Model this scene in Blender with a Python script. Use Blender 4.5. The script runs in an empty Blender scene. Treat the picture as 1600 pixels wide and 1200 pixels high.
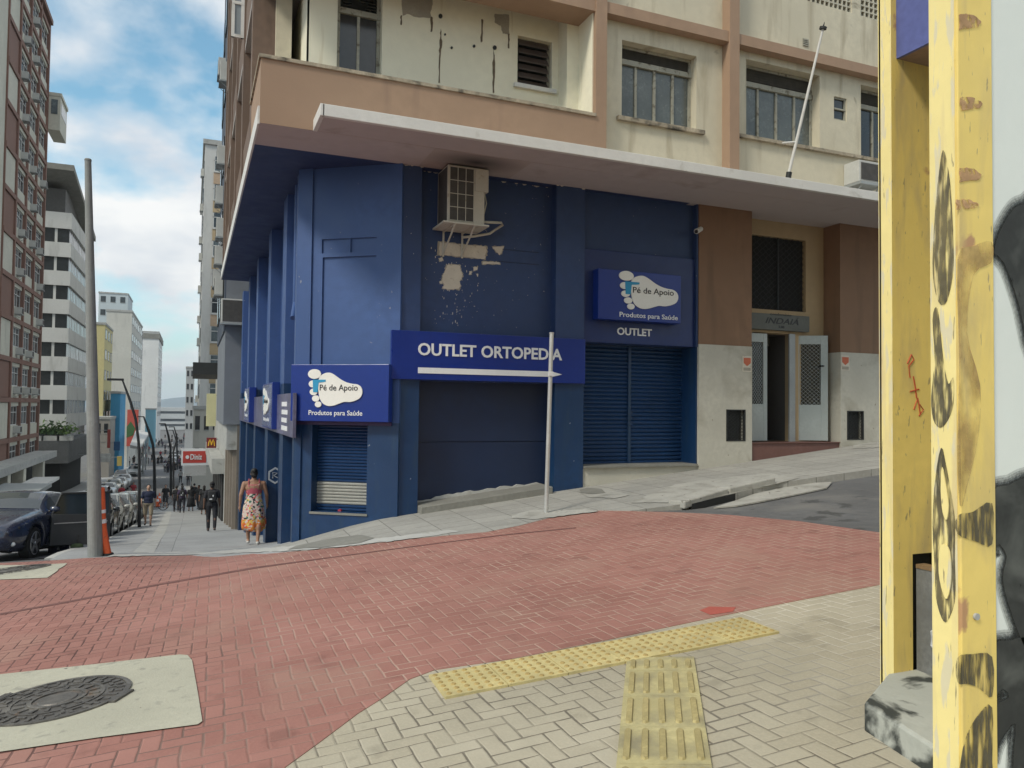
import bpy, bmesh, math, random
from mathutils import Vector, Matrix
random.seed(7)
C = bpy.context.scene.collection
SC = bpy.context.scene
# ---------------------------------------------------------------- camera
EYE = 1.6
YAW, PITCH, ROLL, F = math.radians(22.6), math.radians(1.77), math.radians(.63), 1200.0
RM = Matrix.Rotation(-YAW, 3, 'Z') @ Matrix.Rotation(math.pi/2+PITCH, 3, 'X') @ Matrix.Rotation(ROLL, 3, 'Z')
cd = bpy.data.cameras.new('camera'); cam = bpy.data.objects.new('camera', cd); C.objects.link(cam)
cd.sensor_width = 36; cd.lens = 27; cd.clip_start = .05; cd.clip_end = 9000
cam.matrix_world = Matrix.Translation((0, 0, EYE)) @ RM.to_4x4()
SC.camera = cam
# ---------------------------------------------------------------- sky, sun, exposure
SUN_EL, SUN_AZ = 44, 246      # azimuth clockwise from +Y : behind and left of the camera
w = bpy.data.worlds.new('World'); SC.world = w; w.use_nodes = True
nt = w.node_tree; N = nt.nodes; L = nt.links
bg = N['Background']
def wn(t, **k):
    n = N.new(t)
    for a, b in k.items(): setattr(n, a, b)
    return n
sky = wn('ShaderNodeTexSky', sky_type='NISHITA', sun_disc=False, sun_elevation=math.radians(SUN_EL), sun_rotation=math.radians(SUN_AZ), air_density=1.0, dust_density=.6, ozone_density=1.5)
tc = wn('ShaderNodeTexCoord'); sep = wn('ShaderNodeSeparateXYZ'); L.new(tc.outputs['Generated'], sep.inputs[0])
def wm(op, a, b=None, c=None):
    n = wn('ShaderNodeMath', operation=op)
    for i, q in enumerate((a, b, c)):
        if q is None: continue
        if isinstance(q, (int, float)): n.inputs[i].default_value = q
        else: L.new(q, n.inputs[i])
    return n.outputs[0]
zz = wm('ADD', wm('MAXIMUM', sep.outputs[2], 0), .34)
cmb = wn('ShaderNodeCombineXYZ'); L.new(wm('DIVIDE', sep.outputs[0], zz), cmb.inputs[0]); L.new(wm('DIVIDE', sep.outputs[1], zz), cmb.inputs[1])
cmb.inputs[2].default_value = 7.9
n1 = wn('ShaderNodeTexNoise'); n1.inputs['Scale'].default_value = 2.6; n1.inputs['Detail'].default_value = 9; n1.inputs['Roughness'].default_value = .5; n1.inputs['Distortion'].default_value = .05
L.new(cmb.outputs[0], n1.inputs['Vector'])
rp = wn('ShaderNodeValToRGB'); L.new(n1.outputs[0], rp.inputs[0])
rp.color_ramp.elements[0].position = .37; rp.color_ramp.elements[0].color = (0, 0, 0, 1); rp.color_ramp.elements[1].position = .50; rp.color_ramp.elements[1].color = (1, 1, 1, 1)
n2 = wn('ShaderNodeTexNoise'); n2.inputs['Scale'].default_value = 3.4; n2.inputs['Detail'].default_value = 8; L.new(cmb.outputs[0], n2.inputs['Vector'])
rc = wn('ShaderNodeValToRGB'); L.new(n2.outputs[0], rc.inputs[0])
rc.color_ramp.elements[0].position = .36; rc.color_ramp.elements[0].color = (6.9, 7.5, 8.2, 1); rc.color_ramp.elements[1].position = .62; rc.color_ramp.elements[1].color = (10.0, 10.1, 10.0, 1)
mx = wn('ShaderNodeMix', data_type='RGBA'); L.new(rp.outputs[0], mx.inputs[0])
tint = wn('ShaderNodeMix', data_type='RGBA', blend_type='MULTIPLY'); tint.inputs[0].default_value = 1; L.new(sky.outputs[0], tint.inputs[6]); tint.inputs[7].default_value = (1.45, 2.0, 1.8, 1)
# pale horizon air
hz = wn('ShaderNodeMix', data_type='RGBA'); L.new(wm('POWER', wm('SUBTRACT', 1, wm('MINIMUM', wm('MAXIMUM', sep.outputs[2], 0), 1)), 9), hz.inputs[0])
L.new(tint.outputs[2], hz.inputs[6]); hz.inputs[7].default_value = (6.6, 7.7, 8.3, 1)
L.new(hz.outputs[2], mx.inputs[6]); L.new(rc.outputs[0], mx.inputs[7]); L.new(mx.outputs[2], bg.inputs[0])
bg.inputs[1].default_value = .1
sl = bpy.data.lights.new('sun', 'SUN'); sl.energy = 2.5; sl.angle = math.radians(11); sl.color = (1, .93, .80)
so = bpy.data.objects.new('sun', sl); C.objects.link(so)
az, el = math.radians(SUN_AZ), math.radians(SUN_EL)
sd = Vector((math.sin(az)*math.cos(el), math.cos(az)*math.cos(el), math.sin(el)))
so.rotation_euler = sd.to_track_quat('Z', 'Y').to_euler(); so.location = (0, 0, 60)
SC.view_settings.view_transform = 'Standard'; SC.view_settings.look = 'None'; SC.view_settings.gamma = 1
SC.view_settings.exposure = .04
# ---------------------------------------------------------------- pixel rays and ground height
def ray(px, py): return RM @ Vector(((px-800)/F, -(py-600)/F, -1))
def fy(px, py, Y): d = ray(px, py); t = Y/d.y; return Vector((d.x*t, Y, d.z*t+EYE))
def fx(px, py, X): d = ray(px, py); t = X/d.x; return Vector((X, d.y*t, d.z*t+EYE))
def lerp(a, b, t): return a+(b-a)*t
def sstep(t): t = max(0, min(1, t)); return t*t*(3-2*t)
PR = [(12, -.48), (13.5, -.72), (18, -1.4), (28, -2.7), (37.6, -3.76), (60, -5.9), (75, -7.0), (100, -8.1), (140, -9.2), (200, -10.2), (300, -11), (450, -11.4), (9000, -11.4)]
def prof(y):
    if y <= 12: return -.04*max(y, -5)
    for (a, b), (c, d) in zip(PR, PR[1:]):
        if y <= c: return lerp(b, d, (y-a)/(c-a))
    return -11.4
def G(x, y):
    x = max(-4, min(40, x))
    s = lerp(.075, .108, sstep((y-4)/8)) if y < 12 else .108*(1-sstep((y-12)/6))
    dip = 0
    if 9.6 < y < 26: dip = .22*sstep((y-9.6)/2.6)*(1-sstep((y-13)/9))*(1-sstep((x-.8)/2.2))*sstep((x+1.6)/2)
    return prof(y)+s*x-dip
def drop(x, y):
    a = .13*sstep((y-15.4)/1.4)*sstep((-2.1-x+(.98*sstep((y-60)/6)))/.12)
    b = .085*sstep((x-(9.0-.37*y))/1.3)*(1-sstep((y-14)/2)) if y < 16 else 0
    return max(a, b)
def gp(px, py, G=G):
    d = ray(px, py); t = .5; p = None
    while t < 3000:
        z = EYE+d.z*t
        if z < G(d.x*t, d.y*t): break
        p = t; t *= 1.03
    lo, hi = p or .4, t
    for _ in range(30):
        m = (lo+hi)/2
        if EYE+d.z*m < G(d.x*m, d.y*m): hi = m
        else: lo = m
    return (d.x*hi, d.y*hi)
# ---------------------------------------------------------------- mesh builder
O = {}
class MB:
    def __init__(s, xf=None): s.v = []; s.f = []; s.xf = xf
    def add(s, vs, fs):
        b = len(s.v); s.v += [Vector(v) for v in vs]; s.f += [tuple(b+i for i in f) for f in fs]; return s
    def box(s, x0, x1, y0, y1, z0, z1):
        if x0 > x1: x0, x1 = x1, x0
        if y0 > y1: y0, y1 = y1, y0
        if z0 > z1: z0, z1 = z1, z0
        return s.add([(x0,y0,z0),(x1,y0,z0),(x1,y1,z0),(x0,y1,z0),(x0,y0,z1),(x1,y0,z1),(x1,y1,z1),(x0,y1,z1)],
                     [(0,3,2,1),(4,5,6,7),(0,1,5,4),(1,2,6,5),(2,3,7,6),(3,0,4,7)])
    def prism(s, pts, z0, z1):
        n = len(pts)
        if sum(pts[i][0]*pts[(i+1)%n][1]-pts[(i+1)%n][0]*pts[i][1] for i in range(n)) < 0: pts = pts[::-1]
        return s.add([(p[0],p[1],z0) for p in pts]+[(p[0],p[1],z1) for p in pts],
                     [tuple(range(n))[::-1], tuple(range(n,2*n))]+[(i,(i+1)%n,n+(i+1)%n,n+i) for i in range(n)])
    def prismY(s, pts, y0, y1):    # pts are (x,z); y0 is the front
        n = len(pts)
        if sum(pts[i][0]*pts[(i+1)%n][1]-pts[(i+1)%n][0]*pts[i][1] for i in range(n)) < 0: pts = pts[::-1]
        return s.add([(p[0],y0,p[1]) for p in pts]+[(p[0],y1,p[1]) for p in pts],
                     [tuple(range(n)), tuple(range(n,2*n))[::-1]]+[(i,n+i,n+(i+1)%n,(i+1)%n) for i in range(n)])
    def prismX(s, pts, x0, x1):    # pts are (y,z)
        n = len(pts)
        if sum(pts[i][0]*pts[(i+1)%n][1]-pts[(i+1)%n][0]*pts[i][1] for i in range(n)) > 0: pts = pts[::-1]
        return s.add([(x0,p[0],p[1]) for p in pts]+[(x1,p[0],p[1]) for p in pts],
                     [tuple(range(n)), tuple(range(n,2*n))[::-1]]+[(i,n+i,n+(i+1)%n,(i+1)%n) for i in range(n)])
    def cone(s, p0, p1, r0, r1, n=10, cap=True):
        p0, p1 = Vector(p0), Vector(p1); d = (p1-p0)
        if d.length < 1e-6: return s
        q = d.to_track_quat('Z', 'Y'); vs = []
        for p, r in ((p0, r0), (p1, r1)):
            for i in range(n):
                a = 2*math.pi*i/n; vs.append(p+q @ Vector((r*math.cos(a), r*math.sin(a), 0)))
        fs = [(i, (i+1)%n, n+(i+1)%n, n+i) for i in range(n)]
        if cap: fs += [tuple(range(n))[::-1], tuple(range(n, 2*n))]
        return s.add(vs, fs)
    def tube(s, pts, r, n=8):
        pts = [Vector(p) for p in pts]; m = len(pts); vs = []
        rs = r if isinstance(r, (list, tuple)) else [r]*m
        up = Vector((.13, .21, 1)).normalized()
        for k, p in enumerate(pts):
            d = (pts[min(k+1, m-1)]-pts[max(k-1, 0)]).normalized()
            a = d.cross(up)
            if a.length < .1: a = d.cross(Vector((1, 0, 0)))
            a.normalize(); b = a.cross(d)
            for i in range(n):
                t = 2*math.pi*i/n; vs.append(p+(a*math.cos(t)+b*math.sin(t))*rs[k])
        fs = [(k*n+i, k*n+(i+1)%n, (k+1)*n+(i+1)%n, (k+1)*n+i) for k in range(m-1) for i in range(n)]
        fs += [tuple(range(n))[::-1], tuple(range((m-1)*n, m*n))]
        return s.add(vs, fs)
    def ell(s, c, r, n=12, m=8):
        if isinstance(r, (int, float)): r = (r, r, r)
        vs = [(c[0], c[1], c[2]-r[2])]
        for j in range(1, m):
            t = -math.pi/2+math.pi*j/m
            for i in range(n):
                a = 2*math.pi*i/n; vs.append((c[0]+r[0]*math.cos(t)*math.cos(a), c[1]+r[1]*math.cos(t)*math.sin(a), c[2]+r[2]*math.sin(t)))
        vs.append((c[0], c[1], c[2]+r[2])); e = len(vs)-1
        fs = [(0, 1+(i+1)%n, 1+i) for i in range(n)]
        for j in range(m-2): fs += [(1+j*n+i, 1+j*n+(i+1)%n, 1+(j+1)*n+(i+1)%n, 1+(j+1)*n+i) for i in range(n)]
        fs += [(1+(m-2)*n+i, 1+(m-2)*n+(i+1)%n, e) for i in range(n)]
        return s.add(vs, fs)
    def loft(s, rings, caps=True):
        n = len(rings[0]); vs = [v for r in rings for v in r]
        fs = [(k*n+i, k*n+(i+1)%n, (k+1)*n+(i+1)%n, (k+1)*n+i) for k in range(len(rings)-1) for i in range(n)]
        if caps: fs += [tuple(range(n))[::-1], tuple(range((len(rings)-1)*n, len(rings)*n))]
        return s.add(vs, fs)
    def wall(s, x0, x1, z0, z1, y0, y1, holes=()):
        xs = sorted({x0, x1, *[min(max(q, x0), x1) for h in holes for q in h[:2]]})
        for a, b in zip(xs, xs[1:]):
            if b-a < 1e-4: continue
            m = (a+b)/2; hs = sorted([(h[2], h[3]) for h in holes if h[0] < m < h[1]]); z = z0
            for h0, h1 in hs:
                if h0 > z: s.box(a, b, y0, y1, z, h0)
                z = max(z, h1)
            if z < z1: s.box(a, b, y0, y1, z, z1)
        return s
    def build(s, name, mat, parent=None, smooth=False, bevel=0, origin=None, seg=2):
        vs = [s.xf @ v for v in s.v] if s.xf else s.v
        if parent is not None: o = O.get(parent.name, Vector((0, 0, 0)))
        elif origin is not None: o = Vector(origin)
        else:
            xs = [v.x for v in vs]; ys = [v.y for v in vs]; zs = [v.z for v in vs]
            o = Vector(((min(xs)+max(xs))/2, (min(ys)+max(ys))/2, min(zs)))
        me = bpy.data.meshes.new(name); me.from_pydata([v-o for v in vs], [], s.f)
        bm = bmesh.new(); bm.from_mesh(me); bmesh.ops.recalc_face_normals(bm, faces=bm.faces); bm.to_mesh(me); bm.free()
        mats = mat if isinstance(mat, list) else [mat]
        for q in mats: me.materials.append(q)
        ob = bpy.data.objects.new(name, me); C.objects.link(ob)
        if parent is not None: ob.parent = parent; O[ob.name] = o
        else: ob.location = o; O[ob.name] = o
        if smooth: me.shade_smooth() if hasattr(me, 'shade_smooth') else None
        if bevel:
            b = ob.modifiers.new('bevel', 'BEVEL'); b.width = bevel; b.segments = seg; b.limit_method = 'ANGLE'; b.angle_limit = math.radians(40)
        return ob
def tag(o, label, cat, group=None):
    o['label'] = label; o['category'] = cat
    if group: o['group'] = group
    return o
def thing(name, label, cat, loc=(0, 0, 0), group=None):
    o = bpy.data.objects.new(name, None); C.objects.link(o); o.location = loc; o.empty_display_size = .3
    O[o.name] = Vector(loc); return tag(o, label, cat, group)
def struct(o): o['kind'] = 'structure'; return o
def dup(root, loc, rotz=0, label=None, group=None, scale=None):
    def cp(o, par):
        c = o.copy(); C.objects.link(c)
        if par: c.parent = par
        for ch in o.children: cp(ch, c)
        return c
    r = cp(root, None); r.location = loc; r.rotation_euler = (0, 0, rotz)
    if scale: r.scale = (scale, scale, scale)
    if label: r['label'] = label
    if group: r['group'] = group
    return r
def frame(ox, oy, deg): return Matrix.Translation((ox, oy, 0)) @ Matrix.Rotation(math.radians(deg), 4, 'Z')
def hit(px, py, fr, v=0):
    inv = fr.inverted(); o = inv @ Vector((0, 0, EYE)); d = inv.to_3x3() @ ray(px, py); t = (v-o.y)/d.y
    return (o.x+d.x*t, o.z+d.z*t)
ID = Matrix.Identity(4)
def bake(ob):
    dg = bpy.context.evaluated_depsgraph_get(); me = bpy.data.meshes.new_from_object(ob.evaluated_get(dg)); old = ob.data
    ob.modifiers.clear(); ob.data = me; me.name = old.name; return ob
# ---------------------------------------------------------------- materials
def M(name, col, rough=.7, var=.12, scale=2.0, bump=0, bscale=40, metal=0, spec=.5, streak=None, spots=None, coord='W', coat=0, alpha=1, emit=0):
    m = bpy.data.materials.new(name); m.use_nodes = True; t = m.node_tree; n = t.nodes; l = t.links
    b = n['Principled BSDF']; b.inputs['Roughness'].default_value = rough; b.inputs['Metallic'].default_value = metal; b.inputs['Specular IOR Level'].default_value = spec
    b.inputs['Coat Weight'].default_value = coat
    if coord == 'W': g = n.new('ShaderNodeNewGeometry').outputs['Position']
    else: g = n.new('ShaderNodeTexCoord').outputs['Object']
    def noise(sc, det=6, vec=None, dist=0):
        q = n.new('ShaderNodeTexNoise'); q.inputs['Scale'].default_value = sc; q.inputs['Detail'].default_value = det; q.inputs['Distortion'].default_value = dist
        l.new(vec or g, q.inputs['Vector']); return q.outputs[0]
    def mix(f, a, c, bt='MIX'):
        q = n.new('ShaderNodeMix'); q.data_type = 'RGBA'; q.blend_type = bt
        for i, s_ in ((0, f), (6, a), (7, c)):
            if hasattr(s_, 'is_linked'): l.new(s_, q.inputs[i])
            elif i == 0: q.inputs[0].default_value = s_
            else: q.inputs[i].default_value = (*s_, 1)
        return q.outputs[2]
    def ramp(f, a, c):
        q = n.new('ShaderNodeMapRange'); l.new(f, q.inputs[0]); q.inputs[1].default_value = a; q.inputs[2].default_value = c; return q.outputs[0]
    f = ramp(noise(scale), .3, .7)
    c = mix(f, tuple(x*(1-var) for x in col), tuple(min(1, x*(1+var)) for x in col))
    c = mix(ramp(noise(scale*9, 4), .35, .75), c, tuple(x*(1-var*.8) for x in col))
    def ss(v):
        mp = n.new('ShaderNodeMapping'); l.new(g, mp.inputs[0]); mp.inputs['Scale'].default_value = v; return mp.outputs[0]
    if streak:    # (colour, amount threshold lo, hi, vector scale)
        sc_, lo, hi, vec = streak
        q = noise(1, 7, ss(vec), .3); c = mix(ramp(q, lo, hi), c, sc_)
    for sp in (spots or []):
        sc_, lo, hi, s_ = sp
        q = noise(1, 8, ss(s_), .4) if isinstance(s_, tuple) else noise(s_, 8, None, .4)
        c = mix(ramp(q, lo, hi), c, sc_)
    l.new(c, b.inputs['Base Color'])
    if bump:
        bn = n.new('ShaderNodeBump'); bn.inputs['Strength'].default_value = bump; bn.inputs['Distance'].default_value = .01
        l.new(noise(bscale, 8), bn.inputs['Height']); l.new(bn.outputs[0], b.inputs['Normal'])
    if rough < .65:
        q = n.new('ShaderNodeMapRange'); l.new(noise(scale*4, 5), q.inputs[0]); q.inputs[3].default_value = rough*.7; q.inputs[4].default_value = min(1, rough*1.35); l.new(q.outputs[0], b.inputs['Roughness'])
    if emit: b.inputs['Emission Color'].default_value = (*col, 1); b.inputs['Emission Strength'].default_value = emit
    m.diffuse_color = (*col, 1)
    return m
grime = (.05, .045, .035)
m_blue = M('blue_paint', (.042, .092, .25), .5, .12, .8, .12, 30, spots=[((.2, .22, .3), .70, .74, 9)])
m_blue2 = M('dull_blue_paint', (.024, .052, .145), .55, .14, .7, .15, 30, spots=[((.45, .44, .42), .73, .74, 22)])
m_navy = M('navy_paint', (.006, .036, .108), .42, .2, .9, .15, 30, streak=((.02, .05, .09), .5, .8, (6, 6, .7)), spots=[((.3, .33, .38), .74, .75, 14)])
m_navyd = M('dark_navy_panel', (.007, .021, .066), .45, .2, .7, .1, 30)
m_sign = M('sign_blue', (.004, .026, .21), .32, .08, 1.5, .02, 60)
m_signd = M('sign_blue_board', (.006, .022, .115), .4, .12, 1.5, .04, 30)
m_white = M('white_letters', (.74, .75, .76), .5, .05, 3)
m_logo = M('logo_white', (.78, .77, .72), .5, .04, 3)
m_black = M('black_paint', (.02, .02, .022), .5, .1, 5)
m_cyan = M('logo_cyan', (.02, .28, .50), .5, .05, 5)
m_brown = M('brown_paint', (.235, .135, .078), .75, .12, .6, .15, 25, streak=((.14, .085, .05), .55, .85, (3, 3, .4)))
m_terra = M('terracotta_paint', (.34, .225, .15), .75, .08, .7, .15, 25, streak=((.26, .17, .12), .58, .85, (3.5, 3.5, .5)))
m_cream = M('aged_cream_paint', (.58, .53, .405), .8, .09, .8, .25, 18, streak=((.34, .29, .20), .54, .80, (4, 4, .6)), spots=[((.14, .115, .08), .66, .76, 2.3)])
m_cream2 = M('loggia_cream_paint', (.80, .76, .60), .8, .07, .8, .2, 18, streak=((.45, .36, .22), .64, .80, (5, 5, .5)))
m_sill = M('stained_sill', (.40, .34, .25), .8, .3, 3, .3, 20, spots=[(grime, .5, .7, 5)])
m_soffit = M('mauve_grey_soffit', (.48, .43, .425), .85, .07, .6, .1, 20, spots=[((.3, .24, .22), .6, .8, 1.2)])
m_fascia = M('off_white_fascia', (.66, .65, .62), .7, .08, 1, .2, 20, streak=((.36, .33, .28), .6, .8, (3, 3, 3)))
m_stone = M('stained_stucco', (.50, .48, .41), .85, .1, 1.6, .35, 14, spots=[((.30, .27, .21), .52, .75, 1.7), ((.2, .17, .12), .68, .74, 6)])
m_beige = M('beige_wall', (.42, .31, .18), .8, .08, .8, .15, 20)
m_conc = M('concrete', (.40, .40, .38), .9, .12, 1.2, .3, 25, spots=[((.22, .22, .2), .55, .75, 3)])
m_concd = M('weathered_concrete', (.23, .225, .20), .9, .2, 2, .4, 20)
m_concw = M('pale_concrete', (.46, .455, .43), .9, .12, 2, .3, 25, spots=[((.3, .29, .26), .6, .75, 4)])
m_gmetal = M('grey_metal', (.34, .36, .36), .5, .15, 3, .05, 30, metal=.3)
m_door = M('grey_door_paint', (.40, .44, .43), .5, .1, 2, .05, 30)
m_dark = M('dark_interior', (.018, .018, .018), .9, .1, 2)
m_iron = M('dark_iron', (.02, .022, .022), .6, .2, 5)
m_glass = M('window_glass', (.030, .035, .036), .12, .3, 1.2, .02, 3, spec=.7)
m_curt = M('curtain_behind_glass', (.10, .115, .11), .25, .35, 2.2, spec=.7)
m_frame = M('flaking_window_frame', (.34, .33, .27), .7, .2, 4, .3, 30, spots=[((.12, .10, .07), .55, .7, 12)])
m_acw = M('ac_casing', (.52, .50, .43), .6, .12, 3, .1, 40, spots=[((.28, .2, .12), .62, .75, 8)])
m_grille = M('ac_grille', (.065, .06, .055), .7, .3, 9, .2, 40)
m_step = M('red_brown_step', (.16, .075, .06), .6, .15, 2)
m_shut = M('shutter_blue', (.007, .038, .115), .4, .18, 2, .05, 30, spots=[((.3, .3, .3), .75, .76, 16)])
m_shutg = M('bare_shutter', (.34, .34, .31), .55, .15, 4, .1, 40)
m_peel = M('peeled_plaster', (.62, .57, .48), .85, .1, 5, .3, 30, spots=[((.4, .33, .26), .6, .75, 14)])
m_render = M('bare_render_patch', (.36, .33, .27), .9, .15, 4, .5, 20)
m_rubber = M('rubber', (.015, .015, .015), .85, .1, 5, coord='O')
# ---------------------------------------------------------------- paving materials
def paving_mat(name, col, col2, jdark, jlight, jx, rough=.85, herring=True, bw=.105, rot=1.5, wear=None):
    m = bpy.data.materials.new(name); m.use_nodes = True; t = m.node_tree; n = t.nodes; l = t.links
    b = n['Principled BSDF']; b.inputs['Roughness'].default_value = rough; b.inputs['Specular IOR Level'].default_value = .35
    g = n.new('ShaderNodeNewGeometry').outputs['Position']
    def mt(op, a, b_=None, c=None):
        q = n.new('ShaderNodeMath'); q.operation = op
        for i, s_ in enumerate((a, b_, c)):
            if s_ is None: continue
            if isinstance(s_, (int, float)): q.inputs[i].default_value = s_
            else: l.new(s_, q.inputs[i])
        return q.outputs[0]
    def noise(sc, det=6, vec=None):
        q = n.new('ShaderNodeTexNoise'); q.inputs['Scale'].default_value = sc; q.inputs['Detail'].default_value = det; l.new(vec or g, q.inputs['Vector']); return q.outputs[0]
    def rg(f, a, c, o0=0, o1=1):
        q = n.new('ShaderNodeMapRange'); l.new(f, q.inputs[0]); q.inputs[1].default_value = a; q.inputs[2].default_value = c; q.inputs[3].default_value = o0; q.inputs[4].default_value = o1; return q.outputs[0]
    def mix(f, a, c):
        q = n.new('ShaderNodeMix'); q.data_type = 'RGBA'
        l.new(f, q.inputs[0])
        for i, s_ in ((6, a), (7, c)):
            if hasattr(s_, 'is_linked'): l.new(s_, q.inputs[i])
            else: q.inputs[i].default_value = (*s_, 1)
        return q.outputs[2]
    mp = n.new('ShaderNodeMapping'); l.new(g, mp.inputs[0]); mp.inputs['Rotation'].default_value[2] = math.radians(rot); mp.inputs['Scale'].default_value = (1/bw, 1/bw, 1/bw)
    # slight waviness of the laid pavers
    wv = n.new('ShaderNodeTexNoise'); wv.inputs['Scale'].default_value = 2.2; l.new(g, wv.inputs['Vector'])
    vm = n.new('ShaderNodeVectorMath'); vm.operation = 'MULTIPLY_ADD'; l.new(wv.outputs['Color'], vm.inputs[0]); vm.inputs[1].default_value = (.35, .35, 0); l.new(mp.outputs[0], vm.inputs[2])
    sp = n.new('ShaderNodeSeparateXYZ'); l.new(vm.outputs[0], sp.inputs[0]); u, v = sp.outputs[0], sp.outputs[1]
    i, j = mt('FLOOR', u), mt('FLOOR', v); fu, fv = mt('SUBTRACT', u, i), mt('SUBTRACT', v, j)
    k = mt('FLOORED_MODULO', mt('ADD', mt('SUBTRACT', i, j), .01), 4); k = mt('FLOOR', k)
    is1 = mt('COMPARE', k, 1, .1); is2 = mt('COMPARE', k, 2, .1); ver = mt('GREATER_THAN', k, 1.5)
    a = mt('ADD', mt('MULTIPLY', fu, mt('SUBTRACT', 1, ver)), mt('MULTIPLY', fv, ver))       # along
    a = mt('ADD', a, mt('ADD', is1, is2)); c = mt('ADD', mt('MULTIPLY', fv, mt('SUBTRACT', 1, ver)), mt('MULTIPLY', fu, ver))
    dist = mt('MINIMUM', mt('MINIMUM', a, mt('SUBTRACT', 2, a)), mt('MINIMUM', c, mt('SUBTRACT', 1, c)))
    idv = n.new('ShaderNodeCombineXYZ'); l.new(mt('SUBTRACT', i, is1), idv.inputs[0]); l.new(mt('SUBTRACT', j, is2), idv.inputs[1]); l.new(ver, idv.inputs[2])
    wt = n.new('ShaderNodeTexWhiteNoise'); l.new(idv.outputs[0], wt.inputs[0]); rnd = wt.outputs[0]
    base = mix(rnd, col, col2)
    dk = tuple(x*.72 for x in col)
    base = mix(rg(noise(.55, 7), .42, .72, 0, .75), base, dk)
    base = mix(rg(noise(60, 4), .45, .8, 0, .5), base, tuple(min(1, x*1.3) for x in col))
    base = mix(rg(noise(2.7, 9), .60, .68, 0, .45), base, tuple(x*.55 for x in col))
    base = mix(rg(noise(.9, 8), .56, .60, 0, .28), base, tuple(min(1, x*1.25+.03) for x in col))
    if wear: base = mix(rg(noise(1.1, 9), .52, .66, 0, wear[1]), base, wear[0])
    # joint: width changes, colour drifts between dirt and pale sand along x
    jw = rg(noise(1.7, 5), .3, .7, .015, .085)
    jm = mt('LESS_THAN', mt('SUBTRACT', dist, mt('MULTIPLY', mt('SUBTRACT', noise(30, 3), .5), .06)), jw)
    spx = n.new('ShaderNodeSeparateXYZ'); l.new(g, spx.inputs[0])
    side = rg(mt('ADD', spx.outputs[0], mt('MULTIPLY', noise(.9, 4), 2.5)), jx-.6, jx+1.4)
    jc = mix(side, jdark, jlight)
    l.new(mix(mt('MULTIPLY', jm, rg(noise(3.1, 5), .30, .55, .25, .95)), base, jc), b.inputs['Base Color'])
    h = mt('ADD', rg(dist, 0, .11), mt('ADD', mt('MULTIPLY', rnd, .35), mt('ADD', mt('MULTIPLY', noise(70, 5), .45), mt('MULTIPLY', noise(1.3, 3), 6))))
    bn = n.new('ShaderNodeBump'); bn.inputs['Strength'].default_value = .55; bn.inputs['Distance'].default_value = .006; l.new(h, bn.inputs['Height']); l.new(bn.outputs[0], b.inputs['Normal'])
    return m
m_red = paving_mat('red_painted_pavers', (.305, .142, .116), (.365, .182, .150), (.09, .045, .04), (.43, .29, .235), 1.2, wear=((.37, .215, .17), .6))
m_tan = paving_mat('tan_pavers', (.385, .345, .262), (.44, .40, .31), (.16, .14, .11), (.62, .58, .49), 4.2, wear=((.33, .30, .23), .5))
m_asph = M('asphalt', (.125, .125, .127), .9, .2, .7, .6, 90, spots=[((.18, .175, .165), .5, .75, 1.3), ((.07, .07, .07), .60, .66, 2.1), ((.2, .19, .17), .66, .7, 30)])
m_tact = M('yellow_tactile', (.56, .47, .22), .8, .16, 3, .35, 60, spots=[((.36, .31, .17), .48, .75, 2.6)])
m_dome = M('worn_dome_tops', (.40, .29, .11), .8, .2, 6)
m_tact2 = M('yellow_tactile_worn', (.49, .43, .22), .8, .2, 3, .35, 60, spots=[((.27, .24, .15), .45, .7, 4)])
m_slab = M('manhole_slab_concrete', (.43, .415, .33), .9, .1, 2, .3, 60, spots=[((.3, .29, .24), .6, .7, 9), ((.12, .11, .1), .70, .72, 14)])
m_cast = M('cast_iron_cover', (.14, .13, .12), .5, .3, 8, .3, 60, metal=.5, spots=[((.28, .26, .23), .5, .8, 6), ((.2, .12, .07), .62, .75, 5)])
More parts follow.
